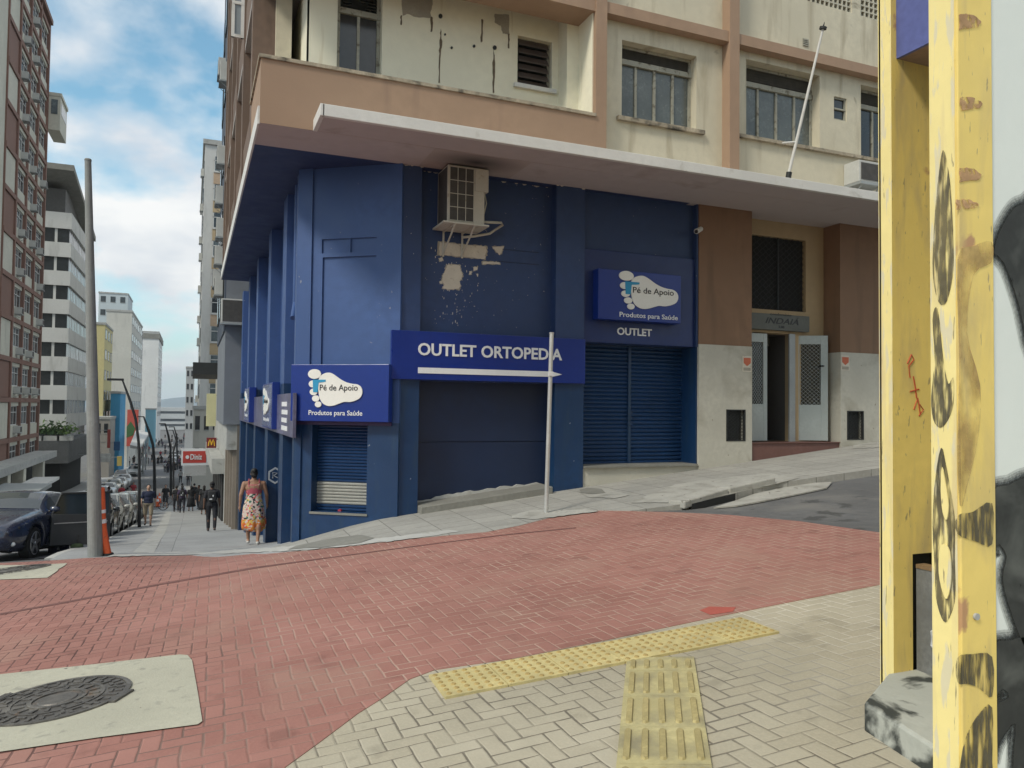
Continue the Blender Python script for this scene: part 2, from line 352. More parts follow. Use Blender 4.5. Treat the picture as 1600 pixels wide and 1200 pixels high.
def tiles_mat(name, col, sx, sy, rot):
    m = bpy.data.materials.new(name); m.use_nodes = True; t = m.node_tree; n = t.nodes; l = t.links
    b = n['Principled BSDF']; b.inputs['Roughness'].default_value = .9
    g = n.new('ShaderNodeNewGeometry').outputs['Position']
    mp = n.new('ShaderNodeMapping'); l.new(g, mp.inputs[0]); mp.inputs['Rotation'].default_value[2] = math.radians(rot); mp.inputs['Location'].default_value = (.3, .2, 0)
    br = n.new('ShaderNodeTexBrick'); l.new(mp.outputs[0], br.inputs[0]); br.inputs['Scale'].default_value = 1; br.inputs['Brick Width'].default_value = sx; br.inputs['Row Height'].default_value = sy
    br.inputs['Mortar Size'].default_value = .008; br.inputs['Mortar Smooth'].default_value = .3; br.offset = 0
    br.inputs['Color1'].default_value = (*col, 1); br.inputs['Color2'].default_value = (*[x*.86 for x in col], 1); br.inputs['Mortar'].default_value = (*[x*.4 for x in col], 1)
    def nz(s, a, c, o1):
        q = n.new('ShaderNodeTexNoise'); q.inputs['Scale'].default_value = s; q.inputs['Detail'].default_value = 8; l.new(g, q.inputs['Vector'])
        r = n.new('ShaderNodeMapRange'); l.new(q.outputs[0], r.inputs[0]); r.inputs[1].default_value = a; r.inputs[2].default_value = c; r.inputs[4].default_value = o1; return r.outputs[0], q.outputs[0]
    f1, q1 = nz(1.3, .45, .75, .6); f2, q2 = nz(14, .5, .75, .35)
    x = n.new('ShaderNodeMix'); x.data_type = 'RGBA'; l.new(f1, x.inputs[0]); l.new(br.outputs[0], x.inputs[6]); x.inputs[7].default_value = (*[c*.66 for c in col], 1)
    y = n.new('ShaderNodeMix'); y.data_type = 'RGBA'; l.new(f2, y.inputs[0]); l.new(x.outputs[2], y.inputs[6]); y.inputs[7].default_value = (*[min(1, c*1.35) for c in col], 1)
    l.new(y.outputs[2], b.inputs['Base Color'])
    bn = n.new('ShaderNodeBump'); bn.inputs['Strength'].default_value = .5; bn.inputs['Distance'].default_value = .01; l.new(q2, bn.inputs['Height']); l.new(bn.outputs[0], b.inputs['Normal'])
    return m
m_cpatch = M('cement_patch_mat', (.40, .39, .355), .9, .15, 2, .35, 25, spots=[((.24, .23, .2), .48, .75, 3), ((.15, .14, .12), .66, .7, 9)])
m_walk = tiles_mat('sidewalk_stone_slabs', (.36, .35, .32), .55, .42, 4)
m_walk2 = tiles_mat('downhill_concrete_slabs', (.34, .345, .345), 2.0, 1.6, 0)
# ---------------------------------------------------------------- ground
def gz(x, y): return G(x, y)-drop(x, y)
def lin(a, b, s): k = max(1, round((b-a)/s)); return [a+(b-a)*i/k for i in range(k)]
xs = [-4000, -1500, -500, -200, -90, -50]+lin(-30, -8, 2)+lin(-8, 16, .4)+lin(16, 40, 4)+[40, 90, 200, 500, 1500, 4000]
ys = [-300, -80, -30, -12]+lin(-5, 20, .4)+lin(20, 60, 2)+lin(60, 200, 10)+[200, 250, 300, 450, 800, 2000, 8000]
vs = [(x, y, gz(x, y)-.02) for y in ys for x in xs]; nx = len(xs)
fs = [(j*nx+i, j*nx+i+1, (j+1)*nx+i+1, (j+1)*nx+i) for j in range(len(ys)-1) for i in range(nx-1)]
gm = MB().add(vs, fs); struct(gm.build('ground', m_asph, origin=(0, 0, 0)))
def overlay(name, poly, off, mat, step=.4, skirt=.25, fn=G, flat=None):
    bm = bmesh.new(); f = bm.faces.new([bm.verts.new((p[0], p[1], 0)) for p in poly])
    bm.normal_update()
    if f.normal.z < 0: bmesh.ops.reverse_faces(bm, faces=[f])
    x0, x1 = min(p[0] for p in poly), max(p[0] for p in poly); y0, y1 = min(p[1] for p in poly), max(p[1] for p in poly)
    a = math.ceil(x0/step)*step
    while a < x1: bmesh.ops.bisect_plane(bm, geom=bm.verts[:]+bm.edges[:]+bm.faces[:], plane_co=(a, 0, 0), plane_no=(1, 0, 0)); a += step
    a = math.ceil(y0/step)*step
    while a < y1: bmesh.ops.bisect_plane(bm, geom=bm.verts[:]+bm.edges[:]+bm.faces[:], plane_co=(0, a, 0), plane_no=(0, 1, 0)); a += step
    bmesh.ops.triangulate(bm, faces=bm.faces[:])
    for v in bm.verts: v.co.z = fn(v.co.x, v.co.y)+off
    if skirt:
        be = [e for e in bm.edges if len(e.link_faces) == 1]
        r = bmesh.ops.extrude_edge_only(bm, edges=be)
        for v in r['geom']:
            if isinstance(v, bmesh.types.BMVert): v.co.z -= skirt
    me = bpy.data.meshes.new(name); bm.to_mesh(me); bm.free(); me.materials.append(mat)
    o = bpy.data.objects.new(name, me); C.objects.link(o); return struct(o)
far_px = [(0, 880), (165, 871), (300, 868), (400, 866), (480, 861), (560, 853), (612, 846), (690, 838), (760, 832), (812, 822), (850, 812), (905, 798), (985, 799), (1060, 801), (1140, 805), (1250, 815), (1385, 834)]
FAR = [gp(*p) for p in far_px]
NEAR = [gp(*p) for p in [(1385, 912), (1250, 938), (1140, 960), (950, 1000), (800, 1030), (680, 1047), (640, 1062), (600, 1090), (560, 1115), (500, 1160), (445, 1200)]]
redp = [(-9, FAR[0][1]-.15)]+FAR+[(11.5, FAR[-1][1]-.9), (11.5, NEAR[0][1]-.5)]+NEAR+[(NEAR[-1][0]-.35, 1.2), (-9, 1.2)]
overlay('red_paving', redp, .004, m_red, .4, .22)
tanp = NEAR+[(NEAR[-1][0]-.35, 1.2), (-2, -5), (12, -5), (11.5, NEAR[0][1]-.5)]
overlay('tan_paving', tanp, .0, m_tan, .4, .2)
curbC = [gp(*p) for p in [(1065, 789), (1140, 773), (1212, 756), (1300, 743), (1383, 731)]]
iF = far_px.index((480, 861))
walkp = FAR[iF:far_px.index((985, 799))+1]+curbC+[(16, 9.9), (16, 12.6), (2.5, 12.6), (1.4, 13.5), (1.1, 13.3), (1.0, 12.0)]
overlay('facade_sidewalk', walkp, .010, m_walk, .4, .25)
downp = [(-2.18, FAR[1][1]+.0), (FAR[iF][0], FAR[iF][1])] + [(1.05, 12.0), (1.15, 13.3), (1.95, 13.3), (1.95, 150), (-2.18, 150)]
downp = [FAR[1], FAR[2], FAR[3], FAR[iF], (1.0, 12.0), (1.1, 13.3), (2.0, 13.3), (2.0, 240), (-1.2, 240), (-1.2, 66), (-2.18, 60), (-2.18, 15.2)]
overlay('downhill_sidewalk', downp, .006, m_walk2, 1.0, .25)
overlay('kerb_strip', [(-2.32, 15.6), (-2.18, 15.6), (-2.18, 60), (-2.32, 60)], .004, m_concw, 1.0, .25)
leftp = [(-12.4, 40), (-9.3, 40), (-9.3, 200), (-12.4, 200)]
overlay('opposite_sidewalk', leftp, .02, m_walk2, 2.0, .3)
seamp = [gp(*p) for p in [(206, 866), (262, 790), (270, 790), (240, 866)]]
overlay('sidewalk_band', seamp, .011, m_conc, .5, 0)
# pale cement bands and patches along the edge of the red paving
def patch(name, pxs, mat, off=.016, wob=.0, step=.4):
    if name.startswith('cement'):
        rs = random.Random(len(pxs)+int(pxs[0][0])); o = []
        for i in range(len(pxs)):
            a, b = pxs[i], pxs[(i+1) % len(pxs)]; k_ = max(1, int(math.dist(a, b)/7))
            for k in range(k_): o.append((lerp(a[0], b[0], k/k_)+rs.uniform(-2, 2), lerp(a[1], b[1], k/k_)+rs.uniform(-.7, .7)))
        pxs = o
    return overlay(name, [gp(*p) for p in pxs], off, mat, step, 0)
patch('cement_edge', [(165, 871), (300, 868), (480, 861), (560, 853), (640, 844), (720, 832), (700, 830), (600, 842), (500, 850), (480, 854), (300, 863), (185, 866)], m_concw)
patch('cement_patch', [(800, 806), (835, 798), (880, 799), (915, 797), (935, 800), (880, 808), (835, 813), (800, 811)], m_cpatch, .018)
patch('cement_patch', [(1010, 777), (1060, 757), (1140, 747), (1200, 741), (1250, 748), (1215, 757), (1130, 771), (1068, 787), (985, 787)], m_cpatch, .018)
patch('cement_patch', [(905, 770), (945, 764), (985, 775), (960, 780), (915, 778)], m_cpatch, .018)
patch('cement_patch', [(1340, 694), (1375, 692), (1380, 700), (1335, 702)], m_cpatch, .018)
overlay('cement_apron', [gp(*p, gz) for p in [(1115, 794), (1150, 783), (1180, 772), (1215, 762), (1260, 756), (1300, 754), (1292, 763), (1250, 772), (1190, 784), (1150, 791)]], .012, m_cpatch, .4, .02, fn=gz)
patch('dark_grating', [(905, 767), (918, 764), (940, 766), (946, 772), (925, 774), (908, 772)], m_concd, .024)
patch('rough_cement_strip', [(450, 861), (462, 855), (520, 843), (565, 838), (585, 843), (560, 851), (500, 858)], m_concd, .022)
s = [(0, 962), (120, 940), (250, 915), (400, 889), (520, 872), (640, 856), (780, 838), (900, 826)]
patch('step_shadow_strip', s+[(x, y-2.6 if i < 4 else y-1.2) for i, (x, y) in list(enumerate(s))[::-1]], M('painted_step_shadow', (.17, .075, .065), .9, .3, 6), .0075)  # thin dark strip painting the shadow of a step across the paving
# manhole slabs and covers
patch('manhole_slab', [(-160, 1072), (0, 1056), (150, 1040), (280, 1025), (293, 1026), (300, 1034), (309, 1085), (316, 1130), (309, 1135), (150, 1156), (0, 1178), (-200, 1200)], m_slab, .012)
patch('small_manhole_slab', [(-60, 886), (0, 884), (105, 881), (90, 893), (74, 904), (0, 907), (-60, 908)], m_slab, .012)
patch('red_brick_patch', [(1093, 955), (1108, 949), (1150, 950), (1145, 957), (1110, 962)], M('fresh_red_paint', (.42, .10, .075), .8, .1, 3), .0065)
def manhole(cx, cy, r, label):
    z = G(cx, cy)+.012; t = thing('manhole_cover', label, 'manhole cover', (cx, cy, z))
    nrm = Vector((-(G(cx+.3, cy)-G(cx-.3, cy))/.6, -(G(cx, cy+.3)-G(cx, cy-.3))/.6, 1)).normalized()
    t.rotation_mode = 'QUATERNION'; t.rotation_quaternion = nrm.to_track_quat('Z', 'Y')
    def ring(r0, r1, z0, z1, n=48):
        vs = [(q*math.cos(2*math.pi*i/n), q*math.sin(2*math.pi*i/n), h) for q, h in ((r0, z0), (r1, z0), (r1, z1), (r0, z1)) for i in range(n)]
        return vs, [(k*n+i, k*n+(i+1)%n, ((k+1)%4)*n+(i+1)%n, ((k+1)%4)*n+i) for k in range(4) for i in range(n)]
    O[t.name] = Vector((0, 0, 0))
    m = MB(); m.add(*ring(r*.93, r, -.02, .010)); m.box(-.12, .12, -r-.035, -r+.02, -.01, .013); m.box(-.1, .1, r-.02, r+.03, -.01, .013); m.build('rim', m_cast, t)
    m = MB(); m.cone((0, 0, -.02), (0, 0, .003), r*.925, r*.925, 48); m.add(*ring(r*.34, r*.40, 0, .011, 40)); m.add(*ring(r*.60, r*.64, 0, .009, 40))
    m.cone((0, 0, 0), (0, 0, .009), r*.28, r*.26, 32)
    for q, k, ln in ((.5, 16, .07), (.74, 26, .07), (.85, 30, .055)):
        for i in range(k):
            a = 2*math.pi*i/k; ca, sa = math.cos(a), math.sin(a); rr = r*q; hw = .010; hl = r*ln
            pts = [((rr+dx)*ca-dy*sa, (rr+dx)*sa+dy*ca) for dx, dy in ((-hl, -hw), (hl, -hw), (hl, hw), (-hl, hw))] if i % 2 or q != .74 else [((rr+dx)*ca-dy*sa, (rr+dx)*sa+dy*ca) for dx, dy in ((-hw, -hl), (hw, -hl), (hw, hl), (-hw, hl))]
            m.prism(pts, .002, .011)
    m.build('lid', m_cast, t)
a = gp(90, 1096); b = gp(200, 1083); manhole(a[0], a[1], math.dist(a, b), 'round cast iron manhole cover with raised studs in the large concrete slab in the foreground')
a = gp(2, 895); b = gp(44, 893); manhole(a[0], a[1], math.dist(a, b)*.9, 'worn manhole cover in the small concrete slab near the dark blue car')
a = gp(548, 2000/2) ; a = gp(520, 848); 
# tactile paving
def tact():
    c = [Vector((*gp(*p), 0)) for p in [(695, 1093), (1218, 990), (1160, 965), (675, 1062)]]
    m = MB(); dm = MB(); wd = .42; d = (c[1]-c[0]); Ln = d.length; d.normalize(); nrm = Vector((-d.y, d.x, 0)); o = c[0]
    k = round(Ln/.4); Lt = Ln/k
    def P(a, b, z):
        p = o+d*a+nrm*b; return (p.x, p.y, G(p.x, p.y)+z)
    for i in range(k):
        a0, a1 = i*Lt+.003, (i+1)*Lt-.003; h = .016+random.uniform(-.002, .002)
        m.add([P(a0, 0, -.02), P(a1, 0, -.02), P(a1, wd, -.02), P(a0, wd, -.02), P(a0, 0, h), P(a1, 0, h), P(a1, wd, h), P(a0, wd, h)], [(4,5,6,7),(0,1,5,4),(1,2,6,5),(2,3,7,6),(3,0,4,7)])
        for a_ in range(6):
            for b_ in range(6):
                if random.random() < .03: continue
                p = Vector(P(a0+(a_+.5)*(a1-a0)/6, (b_+.5)*wd/6, h)); dm.cone(p-Vector((0, 0, .002)), p+Vector((0, 0, .007)), .019, .013, 8)
    ws = struct(m.build('tactile_warning_strip', m_tact, origin=(c[0].x, c[0].y, G(c[0].x, c[0].y))))
    dm.build('domes', m_dome, ws)
    a = Vector((*gp(963, 1200), 0)); b = Vector((*gp(1112, 1200), 0)); e = Vector((*gp(980, 1044), 0)); f = Vector((*gp(1082, 1026), 0))
    u = ((e+f)/2-(a+b)/2); Ln = u.length; u.normalize(); nrm = Vector((u.y, -u.x, 0)); wd = .41; top = (e+f)/2; m = MB(); bm2 = MB()
    def Q(l, s_, z): p = top-u*l+nrm*s_; return (p.x, p.y, G(p.x, p.y)+z)
    for i in range(8):
        l0, l1 = i*.4-.21 if i else -.06, i*.4+.187; h = .013+random.uniform(-.001, .001)
        m.add([Q(l0, -wd/2, -.02), Q(l1, -wd/2, -.02), Q(l1, wd/2, -.02), Q(l0, wd/2, -.02), Q(l0, -wd/2, h), Q(l1, -wd/2, h), Q(l1, wd/2, h), Q(l0, wd/2, h)], [(4,5,6,7),(0,1,5,4),(1,2,6,5),(2,3,7,6),(3,0,4,7)])
        for b_ in range(5):
            s0 = (b_-2)*.082; q0, q1 = l0+.045 if i else l0+.07, l1-.045
            ring = []
            for hh, ins in ((h-.002, 0), (h+.011, .008)):
                ring.append([Q(q0+ins, s0-.017+ins*.5, hh), Q(q0-.012+ins, s0, hh), Q(q0+ins, s0+.017-ins*.5, hh), Q(q1-ins, s0+.017-ins*.5, hh), Q(q1+.012-ins, s0, hh), Q(q1-ins, s0-.017+ins*.5, hh)])
            bm2.add(ring[0]+ring[1], [(6,7,8,9,10,11)]+[(q, (q+1)%6, 6+(q+1)%6, 6+q) for q in range(6)])
    gs = struct(m.build('tactile_guide_strip', m_tact2, origin=(a.x, a.y, G(a.x, a.y)))); bm2.build('raised_bars', M('darker_bar_yellow', (.40, .33, .15), .8, .25, 5), gs)  # bars coloured slightly darker than the strip they stand on
tact()
# storm drain inlet: broken raised kerb lid with dark gaps
a, b, c_ = [Vector((*gp(*p), 0)) for p in [(1070, 790), (1140, 772), (1212, 757)]]
sdn = thing('storm_drain', 'broken concrete storm drain kerb lid with dark gaps under it beside the asphalt', 'storm drain', (b.x, b.y, G(b.x, b.y)))
def kerbseg(m, p, q, wd, z0, z1, tilt=0):
    d = (q-p).normalized(); nn = Vector((-d.y, d.x, 0))
    vs = []
    for e, k in ((p, 0), (q, tilt)):
        for off in (0, wd):
            r = e+nn*off
            for z in (z0, z1): vs.append((r.x, r.y, G(r.x, r.y)+z+k))
    m.add(vs, [(0,4,5,1),(2,3,7,6),(0,1,3,2),(4,6,7,5),(1,5,7,3),(0,2,6,4)])
m = MB(); kerbseg(m, a, b-(b-a)*.03, .3, -.05, .06, .03); kerbseg(m, b, c_, .3, -.03, .09, .02)
m.build('lid', m_cpatch, sdn, bevel=.02)
m = MB(); kerbseg(m, a+Vector((.15, .04, 0)), c_-Vector((.1, -.03, 0)), .22, -.2, .0); m.build('drain_opening', m_dark, sdn)

m_road = M('worn_street_asphalt', (.17, .17, .175), .9, .15, .4, .4, 60, spots=[((.12, .12, .12), .5, .75, .8)])
overlay('road', [(-9.3, 18), (-2.33, 18), (-2.33, 60), (-1.35, 66), (-1.35, 240), (-9.3, 240)], -.006, m_road, 2.0, 0, fn=gz)
for y0, y1, a, b in ((118, 119.2, -9, -1.6),):
    for i in range(7): overlay('road_marking', [(a+i*1.05, y0), (a+i*1.05+.6, y0), (a+i*1.05+.6, y1), (a+i*1.05, y1)], .010, m_concw, 4, 0, fn=gz)
# ---------------------------------------------------------------- text and logo helpers
def text_mesh(m, s, fr, u0, u1, z0, z1, v, depth=.012, bold=.0, flip=False, shear=0):
    c = bpy.data.curves.new('t', 'FONT'); c.body = s; c.size = 1; c.offset = bold; c.shear = shear; c.resolution_u = 3
    o = bpy.data.objects.new('t', c); C.objects.link(o); bpy.context.view_layer.update()
    me = bpy.data.meshes.new_from_object(o.evaluated_get(bpy.context.evaluated_depsgraph_get()))
    bpy.data.objects.remove(o); bpy.data.curves.remove(c)
    bm = bmesh.new(); bm.from_mesh(me); bmesh.ops.remove_doubles(bm, verts=bm.verts, dist=1e-4); bmesh.ops.dissolve_limit(bm, angle_limit=.02, verts=bm.verts, edges=bm.edges)
    r = bmesh.ops.extrude_face_region(bm, geom=bm.faces[:])
    xs = [q.co.x for q in bm.verts]; zs = [q.co.y for q in bm.verts]; ax, bx, az_, bz = min(xs), max(xs), min(zs), max(zs)
    top = {q for q in r['geom'] if isinstance(q, bmesh.types.BMVert)}
    bm.verts.ensure_lookup_table(); idx = {q: i for i, q in enumerate(bm.verts)}
    vs = []
    for q in bm.verts:
        u = u0+(q.co.x-ax)/(bx-ax)*(u1-u0); z = z0+(q.co.y-az_)/(bz-az_)*(z1-z0)
        vs.append(fr @ Vector((u, v-(depth if q in top else 0), z)))
    m.add(vs, [tuple(idx[q] for q in f.verts) for f in bm.faces]); bm.free(); bpy.data.meshes.remove(me)
def disc(m, cx, cz, rx, rz, v, fr, d=.01, n=24, tilt=0):
    ct, st = math.cos(tilt), math.sin(tilt); pts = []
    for i in range(n):
        a = 2*math.pi*i/n; x, z = rx*math.cos(a), rz*math.sin(a); pts.append((cx+x*ct-z*st, cz+x*st+z*ct))
    q = MB(); q.prismY(pts, v-d, v); m.add([fr @ p for p in q.v], q.f)
def smooth_poly(p, k=4):
    n = len(p); out = []
    for i in range(n):
        a, b, c, d = p[i-1], p[i], p[(i+1) % n], p[(i+2) % n]
        for j in range(k):
            t = j/k; out.append(tuple(.5*((2*b[q])+(-a[q]+c[q])*t+(2*a[q]-5*b[q]+4*c[q]-d[q])*t*t+(-a[q]+3*b[q]-3*c[q]+d[q])*t**3) for q in (0, 1)))
    return out
FOOT = smooth_poly([(232,330),(240,298),(262,280),(290,275),(315,286),(345,307),(375,323),(405,331),(435,335),(455,350),(461,374),(452,400),(430,415),(400,424),(370,424),(345,432),(315,443),(285,445),(258,432),(242,406),(235,370)])
TOES = [(212,282,34,25,.0),(204,333,21,18,0),(209,374,20,17,0),(221,408,19,16,0),(234,438,17,15,0)]
def logo(parent, fr, u0, u1, z0, z1, v, words=True, k=1.0):
    X = lambda cx: u0+(cx-85)/490*(u1-u0)
    Z = lambda cy: z0+(525-cy)/293*(z1-z0)
    sx, sz = (u1-u0)/490, (z1-z0)/293
    m = MB(); q = MB(); q.prismY([(X(a), Z(b)) for a, b in FOOT], v-.02, v); m.add([fr @ p for p in q.v], q.f)
    for a, b, rx, rz, t in TOES: disc(m, X(a), Z(b), rx*sx, rz*sz, v, fr, .02)
    m.build('foot_emblem', m_logo, parent)
    m = MB(); q = MB(); q.prismY([(X(a), Z(b)) for a, b in [(205,311),(272,311),(272,321),(256,324),(236,326),(231,376),(208,376)]], v-.026, v-.02); m.add([fr @ p for p in q.v], q.f)
    m.build('letter_mark', m_cyan, parent)
    m = MB(); text_mesh(m, 'Pé de Apoio', fr, X(242), X(438), Z(376), Z(336), v-.0205, .005, .004); m.build('lettering', m_black, parent)
    if words: m = MB(); text_mesh(m, 'Produtos para Saúde', fr, X(183), X(461), Z(501), Z(468), v, .006, .008); m.build('lettering', m_white, parent)
# ---------------------------------------------------------------- corner building
FC = ID; FA = frame(0, 0, -90)          # facade C faces -Y ; facade A faces -X : local x = -Y, local y = +X
FB = frame(1.586, 13.006, -36.05)       # chamfer, left end at u = 0, right end u = 1.76
AX, AW, CY, CW, UY, UW = 1.55, 1.78, 12.0, 12.2, 11.05, 11.27
SOF = 3.9+EYE
cb = thing('corner_building', 'blue, terracotta and cream corner building with closed shops under a long canopy', 'building', (7, 14, G(7, 12)))
def rC(x0, y0, x1, y1, Y): a = fy(x0, y0, Y); b = fy(x1, y1, Y); return a.x, b.x, b.z, a.z      # u0,u1,zlow,zhigh
# --- lower blue walls
signz = fy(760, 597, 11.93).z
def xC(px, Y=CY, py=600): return fy(px, py, Y).x
x617, x655, x860, x867, x912, x915 = xC(617), xC(655), fy(860, 600, CW).x, xC(867), xC(912), xC(915, 12.1)
x1092, x1175, x1313, x1372 = xC(1091.5), xC(1174.5), xC(1313), xC(1372)
zb = -1.0
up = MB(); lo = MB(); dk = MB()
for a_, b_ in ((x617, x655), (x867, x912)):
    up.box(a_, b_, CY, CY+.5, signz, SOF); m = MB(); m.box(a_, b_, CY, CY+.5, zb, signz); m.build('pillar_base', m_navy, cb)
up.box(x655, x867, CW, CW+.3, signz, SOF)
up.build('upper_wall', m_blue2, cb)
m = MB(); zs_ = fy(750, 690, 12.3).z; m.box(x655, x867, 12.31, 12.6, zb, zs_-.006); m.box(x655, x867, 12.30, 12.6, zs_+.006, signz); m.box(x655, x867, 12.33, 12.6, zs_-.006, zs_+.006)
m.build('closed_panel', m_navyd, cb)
# grooves high on the panel
m = MB(); 
for (a, b, c, d) in [(785, 388, 842, 396), (778, 408, 842, 414)]:
    p = fy(a, b, CW-.004); q = fy(c, d, CW-.004); m.box(p.x, q.x, CW-.006, CW, (p.z+q.z)/2-.006, (p.z+q.z)/2+.006)
m.build('wall_groove', m_navyd, cb)
# --- chamfer
u_, z_ = hit(540, 660, FB); zc = z_
def hB(px, py, v=0): return hit(px, py, FB, v)
g1 = hB(504, 376, 0); g2 = hB(591, 397, 0); g3 = hB(588, 400, 0); gm_ = hB(547, 385, 0)
L_, T_ = g1; 
up = MB(FB)
uR = 1.79
ub, zt1 = hB(503, 374); uc, _ = hB(547, 374); ud, zt2 = hB(588, 399)
holes = [(ub, uc-.008, zt2+.16 if 0 else hB(503, 396)[1], zt1), (uc+.008, ud, hB(503, 396)[1], zt1), (ub+.02, ud, zc, zt2)]
up.wall(0, uR, zc, SOF, -.0, .035, holes); up.box(0, uR, .034, .4, zc, SOF)
uq = hB(485, 500, -.03)[0]; up.box(-.02, uq, -.035, -.001, zc, SOF)
up.build('chamfer_wall', m_blue, cb)
o0, oz1 = hB(497-9, 668); o1, oz0 = hB(572, 803)
lo = MB(FB); lo.wall(0, uR, zb-.4, zc, 0, .3, [(o0, o1, oz0, zc)]); lo.box(-.02, hB(470, 700, -.03)[0], -.035, -.001, zb-.4, zc)
lo.build('chamfer_base', m_navy, cb)
m = MB(FB); m.box(o0-.02, o1+.02, -.02, .3, oz0-.035, oz0-.0005); m.build('shutter_sill', m_concd, cb)
def shutter(fr, u0, u1, z0, z1, v, pitch, mat, name='roll_shutter', zsplit=None, mat2=None):
    m1, m2 = MB(fr), MB(fr); z = z0; i = 0
    while z < z1-.001:
        zt = min(z+pitch, z1); zz_ = (z+zt)/2
        tgt = m2 if (zsplit and zsplit[0] < zz_ < zsplit[1]) else m1
        j = random.uniform(-.002, .002)
        tgt.add([(u0, v+.018, z), (u1, v+.018, z), (u0, v-.006+j, z+pitch*.28), (u1, v-.006+j, z+pitch*.28), (u0, v-.010+j, z+pitch*.62), (u1, v-.010+j, z+pitch*.62), (u0, v+.018, zt), (u1, v+.018, zt)], [(0,1,3,2),(2,3,5,4),(4,5,7,6)])
        z = zt
    m1.box(u0-.03, u1+.03, v+.02, v+.06, z0-.02, z1)
    o = m1.build(name, mat, cb)
    if mat2 and m2.v: m2.build('bare_slats', mat2, o)
    return o
shutter(FB, o0+.0, o1, oz0, zc, .20, .052, m_shut, zsplit=(hB(500, 790)[1], hB(500, 753)[1]), mat2=m_shutg)
m = MB(FB); p = hB(531, 798, .17); m.cone((p[0], .15, p[1]), (p[0], .2, p[1]), .03, .03, 12); m.build('padlock', M('red_padlock', (.35, .03, .05), .4), cb)
# --- facade A wall with fins
m = MB(FA); m2 = MB(FA); mo = MB(FA)
AL = -28.7
zA = 2.0                                   # change from navy base to blue upper
ops = [(-17.5, -15.4, -4, .95), (-21.0, -18.4, -4, .8), (-24.2, -22.1, -5, .75), (-27.4, -25.2, -5, .7)]
m2.wall(AL, -13.05, -5, zA, AW, AW+.3, ops); m.wall(AL, -13.05, zA, SOF, AW, AW+.3, [(-17.5, -16.3, 3.0, 4.6), (-24.0, -22.6, 3.0, 4.6)])
for y in (13.03, 14.6, 17.66, 21.2, 24.4, 27.7):
    t = .4 if y < 14 else .6
    m2.box(-y-t, -y, AX+(.03 if y < 14 else 0), AW+.05, -5, zA); m.box(-y-t, -y, AX+(.03 if y < 14 else 0), AW+.05, zA, SOF)
m.build('upper_side_wall', m_blue, cb); m2.build('side_wall_base', m_navy, cb)
m = MB(FA)
for a, b, c, d in [(-17.5, -16.3, 3.0, 4.6), (-24.0, -22.6, 3.0, 4.6)]: m.box(a, b, AW+.2, AW+.25, c, d)
m.build('recess_panel', m_navyd, cb)
for i, (a, b, c, d) in enumerate(ops):
    if i == 1: shutter(FA, a, b, G(1.5, 20)-.1, d, AW+.16, .06, m_shut)
    else: m = MB(FA); m.box(a, b, AW+.15, AW+.2, c, d); m.build('side_door', m_navyd, cb)
# corner piece between chamfer and side, downpipe
m = MB(); m.cone((AX+.10, 13.95, 3.4), (AX+.10, 13.95, SOF), .05, .05, 12); m.cone((AX+.1, 13.95, 3.4), (AX+.02, 13.6, 3.1), .05, .045, 12); m.build('drainpipe', m_blue, cb)
# --- shop with double shutter (right)
Yb = 12.1; zsh = fy(990, 538, Yb).z; sgt = fy(915, 388, Yb).z
xr1, xr0 = x1092, xC(915, 12.5)
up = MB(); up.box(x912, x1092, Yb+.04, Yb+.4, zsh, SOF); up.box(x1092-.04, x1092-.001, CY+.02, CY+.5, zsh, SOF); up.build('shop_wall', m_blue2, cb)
m = MB(); m.box(x912+.005, fy(1086, 450, Yb).x, Yb-.02, Yb+.039, zsh, sgt); m.build('fascia_board', m_signd, cb, bevel=.01)
sh1 = fy(1064.5, 640, 12.5).x; zfl = fy(1000, 726, 12.45).z
m = MB(); m.box(sh1, x1092-.002, 12.04, 12.6, zfl-.6, zsh-.001); m.build('shop_jamb', m_navy, cb)
xm = fy(982, 640, 12.5).x
shutter(FC, x912-.1, xm-.03, zfl, zsh, 12.5, .075, m_shut); shutter(FC, xm+.03, sh1, zfl, zsh, 12.5, .075, m_shut)
m = MB(); m.box(xm-.03, xm+.03, 12.46, 12.52, zfl, zsh-.02)
for z in (zfl+.75, zfl+.85, zfl+.95): m.box(xm-.05, xm+.05, 12.44, 12.46, z, z+.04)
m.build('shutter_guide', m_navy, cb)
m = MB(); m.prismY([(x912+.01, zfl), (x1092, zfl), (x1092, zfl-1), (x912+.01, zfl-1)], 12.03, 12.7); m.build('shop_plinth', m_stone, cb)
m = MB(); m.box(x912+.01, x1092-.03, 11.97, 12.6, zfl-.002, zfl+.03); m.build('threshold', m_concd, cb)
